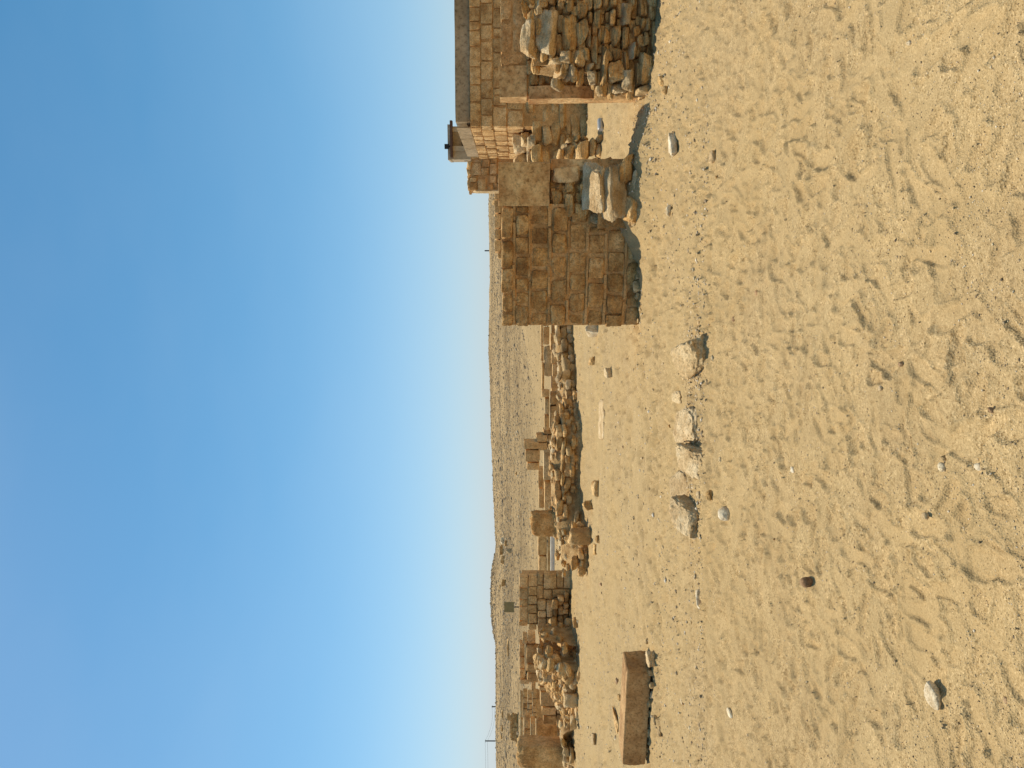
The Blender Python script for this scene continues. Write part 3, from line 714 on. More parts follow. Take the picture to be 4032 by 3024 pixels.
# coursed blocks at the back
bx = lambda x0, x1, y0, y1: FB2.rect(Z1, x0, x1, y0, y1)
sE = FB2.hit(2000, Z1[2] * 884)[0]; zt = FB2.hit(1740 + .434 * 528, 200)[1]; zm = FB2.hit(1740 + .434 * 636, 200)[1]; zl = FB2.hit(1740 + .434 * 745, 200)[1]
for (x0, x1, y0, y1) in [(525, 634, 0, 184), (525, 634, 188, 476), (640, 745, -40, 250), (640, 745, 256, 476), (528, 745, 480, 596), (525, 634, -260, -4), (640, 745, -300, -46)]:
    a, c_, z0, z1 = bx(x0, x1, y0, y1); block_at(FB2, a, c_, z0, z1, .45, rnd.uniform(0, .012), M['tomb'], wb, WORN if y0 < 0 else BLOCK)
a, c_, z0, z1 = bx(520, 770, 600, 884)
new_obj('end_block', rough_box('end_block', c_ - a, .42, z1 - z0, .012, 9, .05), M['plaster'], wb, FB2.pt((a + c_) / 2, z0, .03), (0, 0, -FB2.a))
core(FB2, sE + .02, FB2.hit(2000, -340)[0], -.1, zt - .02, .42, .015, M['mortar'], wb, .01, 'mortar_core', .1)
fill(FB2, sE + .12, FB2.hit(2000, 60)[0], .2, lambda s: zl - .02, (.1, .26), (.07, .13), .2, (.0, .08), M['rubble'], wb)
a, c_, z0, z1 = bx(790, 1740, 790, 905)
new_obj('door_jamb', rough_box('door_jamb', c_ - a, .36, z1 - z0 + .12, .010, 12, .05), M['plaster'], wb, FB2.pt((a + c_) / 2 + .01, z0 - .12, .10), (0, R(-0.6), -FB2.a))

# ---- tomb building behind, with concrete roof
FA = Frame(5.9, 17.5, 7.0); FAS = Frame(5.9, 17.5, 97.0)
ta = thing('tomb_building', 'flat roofed stone tomb with grey concrete roof slab and coursed block walls', 'building', (6.0, 17.6, 0))
rowsA = [250, 352, 462, 590, 745]
zA = [FA.hit(1740 + .434 * v, 300)[1] for v in rowsA]
jA = [[(0, 64), (68, 192), (196, 272), (274, 416), (420, 606), (609, 767), (771, 922), (928, 1158)], [(-70, 30), (34, 222), (226, 365), (369, 548), (552, 726), (732, 894), (898, 1046), (1050, 1158)],
      [(-80, 84), (88, 256), (260, 336), (340, 474), (478, 616), (622, 800), (804, 862), (866, 962), (966, 1158)], [(-80, 120), (124, 330), (334, 560), (564, 770), (774, 1000), (1004, 1158)]]
for i, rw in enumerate(jA):
    for y0, y1 in rw:
        a, c_ = FA.hit(1950, .434 * y1)[0], FA.hit(1950, .434 * y0)[0]
        block_at(FA, max(a, .0), c_, zA[i + 1] + .004, zA[i] - .004, .3, rnd.uniform(.015, .04), M['tomb'], ta, WORN, gap=.008)
sAr = FA.hit(1950, -150)[0]
courses(FA, FA.hit(1950, 0)[0] + .1, sAr, zA[::-1], (.4, .8), .3, M['tomb'], ta, kinds=WORN)
zs = [zA[4], zA[3], zA[2], zA[1], zA[0]]
courses(FAS, -4.1, -.04, zs, (.22, .5), .3, M['tomb'], ta, (0, .03), WORN, gap=.006)
new_obj('mortar_core', rough_box('mortar_core', sAr + .0 - .02, 4.05, zA[0] - .01, .01, 4, .2), M['mortar'], ta, FA.pt(sAr / 2 + .01, 0, -.02), (0, 0, -FA.a))
zr0, zr1 = zA[0] + .0, FA.hit(1740 + .434 * 120, 470)[1]
new_obj('roof_slab', rough_box('roof_slab', sAr - .1, 3.9, zr1 - zr0, .006, 6, .25), M['concrete'], ta, FA.pt(sAr / 2 + .1, zr0 + .002, -.13), (0, 0, -FA.a))
for k in range(3):      # joints of the roof edge, seen on its lit flank
    new_obj('edge_panel', rough_box('edge_panel', 1.26, .03, zr1 - zr0 - .02, .004, 7 + k, .2), M['concrete'], ta, FAS.pt(-.15 - .13 - .62 - k * 1.29, zr0 + .012, -.04), (0, 0, -FAS.a))
# rubble base
fill(FA, -1.05, sAr * .6, 0.0, lambda s: (1.22 if s < 0.1 else zA[4]), (.3, .75), (.13, .24), .4, (-.02, .10), M['rubble'], ta)
fill(Frame(*FA.pt(-1.0, 0, -.1).xy, 97), -4.0, 0, 0, lambda s: 1.15, (.3, .7), (.14, .24), .4, (-.02, .08), M['rubble'], ta)
core(FA, -1.0, sAr * .6, -.1, 1.16, 3.6, .06, M['dirt'], ta, .04, 'rubble_core', .2)
for (x0, x1, y0, y1, out) in [(640, 790, 1165, 1330, -.5), (650, 790, 1320, 1490, -.7), (770, 862, 1200, 1350, .05), (775, 865, 1340, 1480, .0), (720, 800, 1170, 1290, -.1)]:
    a, c_, z0, z1 = FA.rect(Z1, x0, x1, y0, y1)
    stone_at(FA, a, c_, z0, z1, .9, out, M['pale'], ta, SLABH, 'stone', .05, 1.1)

# ---- broken masonry behind the tomb
FD = Frame(*(ray(2045, 690) * 23).xy, 7.0)
tw = thing('broken_wall', 'jagged remnant of mixed blocks joining the back of the concrete roofed tomb', 'wall', FD.pt(0, 0))
for (x0, x1, y0, y1) in [(545, 715, 915, 1165), (510, 640, 1200, 1280), (500, 640, 1290, 1420), (650, 810, 1210, 1420), (720, 870, 860, 1000), (710, 865, 1010, 1150), (870, 1000, 940, 1140), (860, 985, 1150, 1285),
        (820, 920, 1295, 1420), (520, 700, 700, 850), (560, 700, 852, 915), (880, 1000, 820, 935), (545, 640, 1165, 1200), (925, 1010, 1290, 1420), (1000, 1150, 900, 1100), (1000, 1150, 1110, 1300), (1000, 1150, 1300, 1420)]:
    a, c_, z0, z1 = FD.rect(ZC, x0, x1, y0, y1); block_at(FD, a, c_, z0, z1, .4, rnd.uniform(-.03, .05), M['tomb'], tw, WORN, tilt=.05)
a, c_, z0, z1 = FD.rect(ZC, 520, 1010, 690, 1425)
core(FD, a, c_, 0, z1, .6, .05, M['mortar'], tw, .03, 'mortar_core', .12)
for k in range(16):
    s = rnd.uniform(a, c_); w = rnd.uniform(.14, .32)
    new_obj('stone', rnd.choice(SLAB), M['rubble'], tw, FD.pt(s, z1 + .04, -rnd.uniform(.1, .5)), (0, rnd.uniform(-.2, .2), rnd.uniform(0, 6)), (w, w, w * .55))
block_at(Frame(*FD.pt(a, 0).xy, 97), -.6, 0, 0, z1, .06, .03, M['pale'], tw, BLOCK, 'lit_tone_end_face')  # sunlight on this end is put into the colour: a paler facing

# ---- guard hut on the rise
dH = 52.0
FH = Frame(*(ray(2045, 560) * dH).xy, 12.0)
gb = hbase(FH.o.x, FH.o.y)
th_ = thing('guard_hut', 'small beige hut with brown timber canopy and floodlight above the tomb roof', 'hut', FH.pt(0, gb))
a, c_, z0, z1 = FH.rect(ZC, 105, 480, 235, 866)
W_ = c_ - a
def hbox(name, s0, s1, z0, z1, out, dep, mat, amp=.004, par=None):
    return new_obj(name, rough_box(name, s1 - s0, dep, z1 - z0, amp, 3, .5), mat, par or th_, FH.pt((s0 + s1) / 2, z0, out), (0, 0, -FH.a))
hs = lambda y: FH.hit(1800, 440 + .21703 * y)[0]
hzz = lambda x: FH.hit(1740 + .21703 * x, 560)[1]
hbox('wall', a, hs(712), gb - .2, hzz(150), 0, 2.4, M['hut'])
hbox('wall', hs(712), c_, gb - .2, hzz(150), -.9, 1.5, M['hut'])
hbox('parapet', a - .02, c_ + .02, hzz(150), z1, .02, 2.44, M['hut'])
hbox('post', hs(712), hs(625), gb - .2, hzz(198), .16, .28, M['hut'])
hbox('post', hs(366), hs(290), gb - .2, hzz(198), .16, .28, M['hut'])
hbox('canopy', hs(835), hs(170), hzz(200), hzz(158), .45, .55, M['hutroof'])
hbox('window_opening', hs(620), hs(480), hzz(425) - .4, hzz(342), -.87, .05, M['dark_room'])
fl = hbox('floodlight', hs(680), hs(592), hzz(128), hzz(54), .35, .3, M['black'])
hbox('bracket', hs(650), hs(620), hzz(160), hzz(126), .28, .1, M['black'])
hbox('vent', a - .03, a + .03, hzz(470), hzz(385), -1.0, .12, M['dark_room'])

# ---- low block wall and stone heap on the rise beyond the central wall
FL = Frame(*(ray(2045, 880) * 29).xy, 4.0)
t = thing('low_wall', 'row of pale squared blocks showing just above the tall brown wall', 'wall', FL.pt(0, 0))
for y0, y1 in [(-130, -10), (-6, 82), (86, 246), (250, 424), (430, 564), (570, 716)]:
    s0, s1, z0, z1 = FL.rect(ZA, 266, 345, y0, y1); block_at(FL, s0, s1, z0, z1, .5, rnd.uniform(0, .04), M['far'], t)
s0, s1, z0, z1 = FL.rect(ZA, 345, 420, -130, 716); core(FL, s0, s1, 0, z1, .5, 0, M['far'], t, .02, 'footing', .2)
s0, s1, z0, z1 = FL.rect(ZA, 300, 345, 716, 790); block_at(FL, s0, s1, z0 - .6, z1, .5, -.02, M['far'], t)
t = thing('stone_heap', 'heap of dark broken stones piled on the skyline beside the tomb', 'stone heap', (9.8, 45, hbase(9.8, 45)))
for k in range(120):
    px, py = ZA[0] + ZA[2] * rnd.uniform(190, 275), ZA[1] + ZA[2] * rnd.uniform(-60, 650)
    d = ray(px, py) * rnd.uniform(42.5, 46.5); w = rnd.uniform(.15, .42)
    x, y = d.x, d.y; z = hbase(x, y) + w * .15
    new_obj('stone', rnd.choice(ROCK), M['far'], t, (x, y, z), (rnd.uniform(0, 6), rnd.uniform(0, 6), rnd.uniform(0, 6)), (w, w * .9, w * .7))

# ---- the low rubble ridge in the middle distance and the block walls behind it
def ridge(name, label, pts, hs_, thick, seed, nst, mats, cat='wall', big=1.0):
    """a broken rubble wall along pts=(x,y): earth core with laid stones in front and loose ones on top"""
    rg = random.Random(seed)
    t = thing(name, label, cat, (pts[0][0], pts[0][1], hbase(*pts[0])))
    L = [0]
    for p, q in zip(pts, pts[1:]): L.append(L[-1] + math.dist(p, q))
    def at(l):
        for i in range(len(pts) - 1):
            if l <= L[i + 1] or i == len(pts) - 2:
                k = (l - L[i]) / (L[i + 1] - L[i]); p, q = Vector(pts[i]), Vector(pts[i + 1])
                d = (q - p).normalized(); return p.lerp(q, k), d, hs_[i] + (hs_[i + 1] - hs_[i]) * k
    n = max(8, int(L[-1] / .16)); prof = [(0.30, -.15), (.12, .16), (.03, .55), (-.04, .92), (-.18, 1.0), (-.45, 1.03), (-.75, .98), (-.95, .75), (-1.05, .3), (-1.12, -.15)]
    vs, fs = [], []
    for i in range(n + 1):
        p, d, h = at(L[-1] * i / n); nn = Vector((d.y, -d.x))
        if nn.y > 0: nn = -nn
        f = max(.12, min(1, min(i, n - i) / n * L[-1] / .5)) ** .5
        for (o, k) in prof:
            o = -.5 + (o + .5) * f; k = k * f
            q = p + nn * (o * thick); z = hbase(p.x, p.y) + h * k
            e = noise.noise_vector(Vector((q.x * 3, q.y * 3, z * 3))) * .07
            vs.append((q.x + e.x, q.y + e.y, z + e.z))
    m_ = len(prof)
    for i in range(n):
        for j in range(m_ - 1): fs.append((i * m_ + j, i * m_ + j + 1, (i + 1) * m_ + j + 1, (i + 1) * m_ + j))
    fs.append(tuple(range(m_))); fs.append(tuple(range(n * m_, n * m_ + m_))[::-1])
    me = mesh_from('earth_core', [tuple(Vector(v) - t.location) for v in vs], fs, True, 60)
    o = bpy.data.objects.new('earth_core', me); COL.objects.link(o); o.parent = t; me.materials.append(M['dirt']); ORIG[o.name] = ORIG[t.name]
    l = 0.0
    z = 0.0; row = 0
    hm = max(hs_)
    while z < hm * .92:
        hh = rg.uniform(.10, .17) * big; l = rg.uniform(0, .2)
        while l < L[-1]:
            w = rg.uniform(.18, .46) * big; p, d, h = at(min(l + w / 2, L[-1])); nn = Vector((d.y, -d.x))
            if nn.y > 0: nn = -nn
            if z + hh * .6 < h and rg.random() < .82:
                q = p + nn * (rg.uniform(-.06, .10))
                new_obj('stone', rg.choice(SLAB), M[rg.choice(mats)], t, (q.x, q.y, hbase(p.x, p.y) + z + hh / 2), (rg.uniform(-.12, .12), rg.uniform(-.14, .14), math.atan2(d.y, d.x) + rg.uniform(-.2, .2)), (w * 1.05, rg.uniform(.22, .4), hh * 1.08))
            l += w
        z += hh * .95
    for i in range(22):
        e = i % 2; p, d, h = at(L[-1] * e); w = rg.uniform(.15, .36) * big; k = rg.uniform(-.9, .1) * thick
        nn = Vector((d.y, -d.x)); nn = -nn if nn.y > 0 else nn
        q = p + nn * k + d * rg.uniform(-.12, .12)
        new_obj('stone', rg.choice(SLAB), M[rg.choice(mats)], t, (q.x, q.y, hbase(p.x, p.y) + rg.uniform(.02, .75) * h), (rg.uniform(-.15, .15), rg.uniform(-.2, .2), rg.uniform(0, 6.28)), (w, w * .8, w * .5))
    for i in range(nst):
        l = rg.uniform(0, L[-1]); p, d, h = at(l); nn = Vector((d.y, -d.x))
        if nn.y > 0: nn = -nn
        k = rg.uniform(-1.0, .02); q = p + nn * (k * thick); w = rg.uniform(.06, .24) * big
        new_obj('stone', rg.choice(ROCK + SLAB), M[rg.choice(mats + ['pale'])], t, (q.x, q.y, hbase(p.x, p.y) + h * 1.0 + rg.uniform(-.05, .04)), (rg.uniform(-.4, .4), rg.uniform(-.4, .4), rg.uniform(0, 6.28)), (w, w * .8, w * .55))
    return t
def gp(px, py): p = G(px, py); return (p.x, p.y)
ridge('rubble_wall', 'long low broken wall of loose rubble in the open sand before the small block walls', [gp(2314, 2135), gp(2300, 2040), gp(2292, 1930), gp(2296, 1800), gp(2300, 1700), gp(2290, 1640), gp(2276, 1560)],
      [.50, .60, .66, .66, .62, .55, .30], 1.0, 3, 165, ['rubble', 'far', 'far', 'grey'])
ridge('rubble_wall', 'short line of grey boulders and rubble running behind the tall brown wall', [gp(2276, 1530), gp(2268, 1470), gp(2262, 1400), gp(2258, 1300), gp(2250, 1240)], [.32, .45, .38, .45, .40], .8, 4, 30, ['grey', 'pale'], big=1.35)

def lowwall(label, d, ang, rects, zm, mat='far', dep=.45, name='low_wall', foot=True, kinds=BLOCK, proud=(0, .03), cat='wall'):
    ys = [zm[1] + zm[2] * (r[2] + r[3]) / 2 for r in rects]
    fr = Frame(*(ray(2045, sum(ys) / len(ys)) * d).xy, ang)
    t = thing(name, label, cat, fr.pt(0, hbase(fr.o.x, fr.o.y)))
    lo = None
    for r in rects:
        s0, s1, z0, z1 = fr.rect(zm, *r[:4]); mt = r[4] if len(r) > 4 else mat
        block_at(fr, s0, s1, z0, z1, dep, rnd.uniform(*proud) + (r[5] if len(r) > 5 else 0), M[mt], t, kinds, tilt=.012)
        lo = (s0, s1, z0) if lo is None else (min(lo[0], s0), max(lo[1], s1), min(lo[2], z0))
    if foot:
        gz = hbase(fr.o.x, fr.o.y)
        if lo[2] + .03 > gz - .1: core(fr, lo[0] + .03, lo[1] - .03, gz - .15, lo[2] + .03, dep * .95, .015, M[mat], t, .015, 'footing', .15)
    return t
lowwall('low wall of cracked brown blocks behind the grey boulder line', 25, 6, [(1015, 1165, 240, 470), (1030, 1160, 474, 640), (1045, 1150, 640, 820)], Z3, 'tomb', .5, kinds=WORN)
lowwall('low wall of large greyish blocks topped by a thin far coping', 27.5, 6, [(932, 1010, 155, 395), (940, 1050, 400, 810, 'grey'), (892, 930, 60, 400), (895, 935, 404, 610), (905, 940, 614, 1010), (932, 1010, 20, 150)], Z3, 'far', .6)
lowwall('short low wall with a leaning corner stone and bright top edge', 25.5, 6, [(1020, 1110, 1010, 1180), (1020, 1105, 1184, 1510), (945, 1012, 1085, 1306, 'grey'), (940, 1008, 1312, 1512), (905, 1010, 980, 1075, 'far', .1)], Z3, 'far', .6)
lowwall('stepped pier with a cracked double block on top among the small block walls', 26, 4, [(560, 735, 275, 360), (575, 740, 365, 500), (590, 735, 503, 585), (695, 820, 200, 278), (715, 820, 282, 372), (770, 900, 150, 196), (822, 905, 200, 290), (822, 905, 294, 375)], Z4, 'far', .9)
lowwall('low wall of two long smooth blocks with bright top edge', 22.5, 3, [(772, 902, 380, 700, 'grey'), (782, 922, 704, 1038)], Z4, 'far', .5, kinds=WORN)
lowwall('thin dark course of blocks behind the two long smooth blocks', 28, 3, [(718, 775, 560, 775), (722, 775, 780, 1000)], Z4, 'far', .6)
lowwall('low two block wall on a step with a white kerb before it', 35, 0, [(712, 815, 1300, 1512), (720, 815, 1518, 1760), (822, 852, 1280, 1760, 'far', .15)], Z4, 'far', .7)
fr = Frame(*(ray(2045, 2200) * 34.4).xy, 0); s0, s1, z0, z1 = fr.rect(Z4, 855, 878, 1290, 1760)
o = new_obj('kerb', rough_box('kerb', s1 - s0, .5, z1 - z0 + .25, .008, 3, .3), M['kerb'], None, fr.pt((s0 + s1) / 2, z0 - .25), (0, 0, 0)); tag(o, 'low white kerb on the sand in front of the two block wall', 'kerb')
# standing stones at the ridge's end
def single(name, label, cat, d, rect, zm, mat, mesh, dep, ang=8, sink=.1, group=None, roll=0.0):
    py = zm[1] + zm[2] * (rect[2] + rect[3]) / 2; fr = Frame(*(ray(2045, py) * d).xy, ang)
    s0, s1, z0, z1 = fr.rect(zm, *rect)
    z0 = min(z0, hbase(fr.o.x, fr.o.y)) - sink
    o = new_obj(name, mesh, M[mat], None, fr.pt((s0 + s1) / 2, (z0 + z1) / 2, -dep / 2), (0, roll, -fr.a), (s1 - s0, dep, z1 - z0))
    tag(o, label, cat, group); return o
single('standing_stone', 'tall rounded brown block standing upright at the end of the rubble ridge', 'stone', 19.4, (620, 1000, 1065, 1335), Z4, 'ashlar', rock_mesh('stub', 41, 16), .55)
single('stone_block', 'squat brown block closing the foot of the rubble ridge', 'stone', 17.2, (1040, 1170, 1262, 1425), Z4, 'far', rock_mesh('stub', 42, 10), .45)

# ---- left ruin: stepped block pier
FE = Frame(*(ray(2045, 2370) * 22.6).xy, 3.0)
te = thing('stepped_ruin', 'ruined pier of stepped block courses with large cracked slabs on one side', 'ruin', FE.pt(0, 0))
for (x0, x1, y0, y1, out) in [(612, 730, 448, 604, 0), (612, 730, 608, 694, 0), (612, 732, 698, 886, 0), (612, 730, 890, 958, 0), (738, 852, 548, 660, .10), (738, 852, 664, 768, .12), (740, 850, 772, 906, .12), (742, 850, 910, 990, .12),
        (858, 970, 588, 716, .22), (860, 970, 720, 804, .24), (860, 972, 808, 1024, .24), (972, 1058, 600, 800, .30), (974, 1058, 804, 1048, .32), (618, 735, 295, 445, .05), (738, 862, 290, 425, .06), (740, 850, 428, 545, .04),
        (856, 930, 262, 405, .08), (852, 930, 408, 586, .06), (932, 1112, 262, 455, .10), (932, 1045, 460, 588, .07), (1112, 1200, 250, 450, .08), (1200, 1335, 245, 455, .10), (1048, 1290, 458, 565, .07), (1060, 1340, 570, 800, .1), (1060, 1340, 804, 1040, .1)]:
    s0, s1, z0, z1 = FE.rect(Z5, x0, x1, y0, y1); block_at(FE, s0, s1, z0, z1, .45, out + rnd.uniform(0, .02), M['far'], te, WORN, tilt=.012)
s0, s1, z0, z1 = FE.rect(Z5, 640, 1340, 315, 950); core(FE, s0 + .03, s1 - .03, -.15, z1 - .03, .8, .02, M['mortar'], te, .015, 'mortar_core', .15)
fill(Frame(*FE.pt(0, 0, .35).xy, 3), FE.hit(2200, Z5[1] + Z5[2] * 900)[0], FE.hit(2200, Z5[1] + Z5[2] * 540)[0], -.02, lambda s: .62, (.14, .36), (.1, .2), .3, (-.1, .15), M['far'], te)

def heap(name, label, outline, zm, d0, seed, nst, mats, depth=1.6, top=1.0):
    """heap of fallen stones; outline gives (x_top, x_base, y) across the picture"""
    rg = random.Random(seed)
    ax, ay, k = zm
    cols = []
    for xt, xb, y in outline:
        p = G(ax + k * xb, ay + k * y); dd = p.y
        r_ = ray(ax + k * xt, ay + k * y); back = dd + depth * .45; zt_ = CAM_H + r_.z / r_.y * back
        cols.append((p.x, dd, max(zt_, .08)))
    t = thing(name, label, 'stone heap', (cols[0][0], cols[0][1], 0))
    prof = [(0, -.12), (.08, .22), (.18, .55), (.32, .85), (.45, 1.0), (.62, .95), (.8, .6), (1.0, -.1)]
    xs = [c[0] for c in cols]
    order = sorted(range(len(cols)), key=lambda i: xs[i]); cols = [cols[i] for i in order]
    X = np.array([c[0] for c in cols]); D = np.array([c[1] for c in cols]); H = np.array([c[2] for c in cols])
    n = int((X[-1] - X[0]) / .12) + 2; vs, fs = [], []
    def surf(x, f):
        h = float(np.interp(x, X, H)); dd = float(np.interp(x, X, D))
        return dd + depth * f, h * float(np.interp(f, [p[0] for p in prof], [p[1] for p in prof]))
    for i in range(n + 1):
        x = X[0] + (X[-1] - X[0]) * i / n
        for f, _ in prof:
            y, z = surf(x, f); e = noise.noise_vector(Vector((x * 2.5, y * 2.5, z * 2.5))) * .10
            vs.append((x + e.x, y + e.y, z + e.z))
    m_ = len(prof)
    for i in range(n):
        for j in range(m_ - 1): fs.append((i * m_ + j, (i + 1) * m_ + j, (i + 1) * m_ + j + 1, i * m_ + j + 1))
    fs.append(tuple(range(m_))); fs.append(tuple(range(n * m_, n * m_ + m_))[::-1])
    me = mesh_from('earth_core', [tuple(Vector(v) - t.location) for v in vs], fs, True, 60)
    o = bpy.data.objects.new('earth_core', me); COL.objects.link(o); o.parent = t; me.materials.append(M['dirt']); ORIG[o.name] = ORIG[t.name]
    for i in range(nst):
        x = rg.uniform(X[0], X[-1]) if i % 4 else rg.uniform(X[-1] - 2.0, X[-1] + .05); f = rg.uniform(0, .6) ** 1.0 * (.55 if i % 2 else 1); y, z = surf(x, f); w = rg.uniform(.10, .40) * (1 if rg.random() < .7 else .6)
        new_obj('stone', rg.choice(SLAB + ROCK), M[rg.choice(mats)], t, (x, y, z + .02), (rg.uniform(-.5, .5), rg.uniform(-.35, .35), rg.uniform(-.7, .7)), (w, w * .8, w * rg.uniform(.4, .7)))
    return t, surf
hp, hsurf = heap('stone_heap', 'large sloping heap of fallen rubble between the stepped ruin and the coursed walls', [(1220, 1290, 600), (1150, 1300, 700), (1090, 1310, 830), (1050, 1320, 930), (1000, 1345, 1040), (930, 1390, 1150), (870, 1420, 1260), (850, 1430, 1350), (858, 1428, 1542), (900, 1410, 1700), (980, 1400, 1850), (1120, 1380, 2050), (1230, 1350, 2330)], Z5, 21, 9, 520, ['rubble', 'far', 'rubble', 'pale'])
for (x0, x1, y0, y1, out, mt) in [(785, 882, 8, 206, .1, 'rubble'), (885, 945, 175, 335, .05, 'rubble'), (960, 1010, 230, 350, .1, 'rubble'), (990, 1165, 440, 580, .35, 'pale'), (1040, 1090, 235, 330, .15, 'far'), (1115, 1165, 610, 730, .3, 'pale'), (1060, 1130, 690, 830, .3, 'pale')]:
    fr = Frame(*(ray(2045, Z6[1] + Z6[2] * (y0 + y1) / 2) * 20.6).xy, 5); s0, s1, z0, z1 = fr.rect(Z6, x0, x1, y0, y1)
    stone_at(fr, s0, s1, z0, z1, .4, out, M[mt], hp, SLABH, roll=.05)

lowwall('dark coursed wall with a long bright edged block in front, behind the rubble heap', 24.5, 2, [(512, 572, -60, 70), (512, 572, 74, 200), (512, 575, 204, 316), (516, 620, 320, 372), (576, 700, 250, 312), (585, 745, -60, 110, 'far', .3), (588, 745, 114, 205, 'far', .3), (594, 745, 208, 312, 'far', .3), (576, 640, -60, 240), (545, 600, -150, -64), (600, 690, -170, -64), (640, 690, 330, 460)], Z6, 'far', .5)
lowwall('low sloping wall of long worn blocks running down into the rubble heap', 23, 2, [(712, 880, 320, 400), (722, 880, 404, 445), (735, 915, 450, 620), (752, 915, 625, 715), (770, 925, 718, 810, 'ashlar'), (918, 1040, 560, 700), (918, 1045, 704, 845)], Z6, 'far', .5, kinds=WORN)
back = []
for i, (x0, x1) in enumerate([(552, 602), (604, 652), (654, 705)]):
    y = 478 + 12 * (i % 2)
    while y < 740:
        w = rnd.uniform(38, 75); back.append((x0, x1, y, min(y + w, 745))); y += w + 3
lowwall('far wall of small neat courses under a smooth grey coping', 27, 2, back + [(515, 550, 480, 735, 'grey'), (515, 550, 738, 1070, 'grey')], Z6, 'far', .5)
lowwall('coursed wall of bright edged blocks above one large pitted slab', 24.5, 2, [(560, 632, 758, 860), (560, 632, 864, 1020), (560, 632, 1024, 1135), (636, 690, 800, 940), (636, 690, 944, 1005), (636, 690, 1008, 1135), (694, 928, 800, 1135, 'ashlar', .04), (932, 1042, 880, 1010, 'grey', .05), (932, 1042, 1014, 1140, 'grey', .05)], Z6, 'far', .6)
single('wall_stub', 'rounded weathered brown wall end standing tall at the edge of the coursed walls', 'wall', 22.6, (470, 1085, 1055, 1330), Z6, 'far', rock_mesh('stub', 43, 16), .9, 4)
ridge('rubble_wall', 'line of pale tumbled stones at the foot of the coursed walls', [gp(2262, 3040), gp(2268, 2960), gp(2258, 2900), gp(2262, 2860)], [.20, .28, .30, .2], .5, 8, 14, ['pale', 'grey'], big=1.2)

# ---- the long squared block lying in the sand
FI = Frame(-3.40, 9.06, 17.0)
sI = FI.hit(2500, 3018)[0]
gz = hbase(*FI.pt(sI / 2, 0).xy)
zI = FI.hit(1860 + .36166 * 1680, 2645)[1]
o = new_obj('stone_block', rock_mesh('smooth', 21, 16), M['slabstone'], None, FI.pt(sI / 2, .03 + (zI - .03) / 2, -.2), (R(0), R(0.0), -FI.a), (-sI, .42, zI - .03))
tag(o, 'long smooth brown squared block lying alone on the open sand', 'stone block')
def loose(name, label, px, py, w, dep, h, mat, mesh, rot=0.0, tilt=(0, 0), sink=.33, group=None, cat='stone'):
    p = G(px, py); p = Vector((p.x, p.y + dep * .35, 0)); z = hz(p.x, p.y)
    o = new_obj(name, mesh, M[mat], None, (p.x, p.y, z + h * (.5 - sink)), (tilt[0], tilt[1], rot), (w, dep, h)); tag(o, label, cat, group); return o
for k in range(11):
    p = FI.pt(sI * (k + .5) / 11 + rnd.uniform(-.04, .04), 0, rnd.uniform(-.12, .07)); w = rnd.uniform(.05, .15)
    o = new_obj('stone', SLAB[k], M[rnd.choice(['pale', 'grey'])], None, (p.x, p.y, hz(p.x, p.y) + .018), (0, rnd.uniform(-.2, .2), rnd.uniform(0, 6)), (w, w * .7, .075))
    tag(o, 'small stone wedged under the front of the long squared block', 'stone', 'stones under the long block')

# ---- foreground outcrop rocks, in a row
def fore(label, rect, h, mat, seed, kind='rock', dep=.3, rot=0, tilt=(0, 0), lift=0.0, group=None):
    x0, x1, y0, y1 = rect; ax, ay, k = ZJ
    a, b_ = G(ax + k * x1, ay + k * y1), G(ax + k * x1, ay + k * y0)
    w = abs(b_.x - a.x); c = (a + b_) / 2; yb = c.y + dep * .42
    o = new_obj('rock', rock_mesh(kind, seed, 16), M[mat], None, (c.x, yb, hz(c.x, yb) + h * .14 + lift), (tilt[0], tilt[1], rot), (w * 1.05, dep, h * 1.4))
    tag(o, label, 'rock', group); return o
fore('wedge shaped rock with yellowish crust at one end of the half buried row', (390, 545, 90, 370), .19, 'pale', 901, 'boulder', .46, .15, (.16, -.36))
fore('flat topped pinkish rock touching a leaning slab in the row of half buried rocks', (350, 500, 620, 890), .12, 'pale', 902, 'boulder', .50, .10, (.18, .04))
fore('leaning tan slab touching the flat topped rock in the row', (300, 530, 880, 1110), .17, 'pale', 903, 'boulder', .52, -.25, (.34, -.28))
fore('low pale outcrop barely breaking the sand within the row of rocks', (290, 420, 1085, 1330), .075, 'pale', 904, 'boulder', .45, .3, (.25, 0))
fore('rounded pale boulder with rough top and shaded underside at the row end', (285, 520, 1340, 1575), .18, 'pale', 905, 'boulder', .55, -.2, (.34, .1))
fore('tiny flat outcrop between the wedge shaped rock and the flat topped rock', (330, 345, 490, 590), .05, 'pale', 906, 'boulder', .25, 0, (.2, 0))

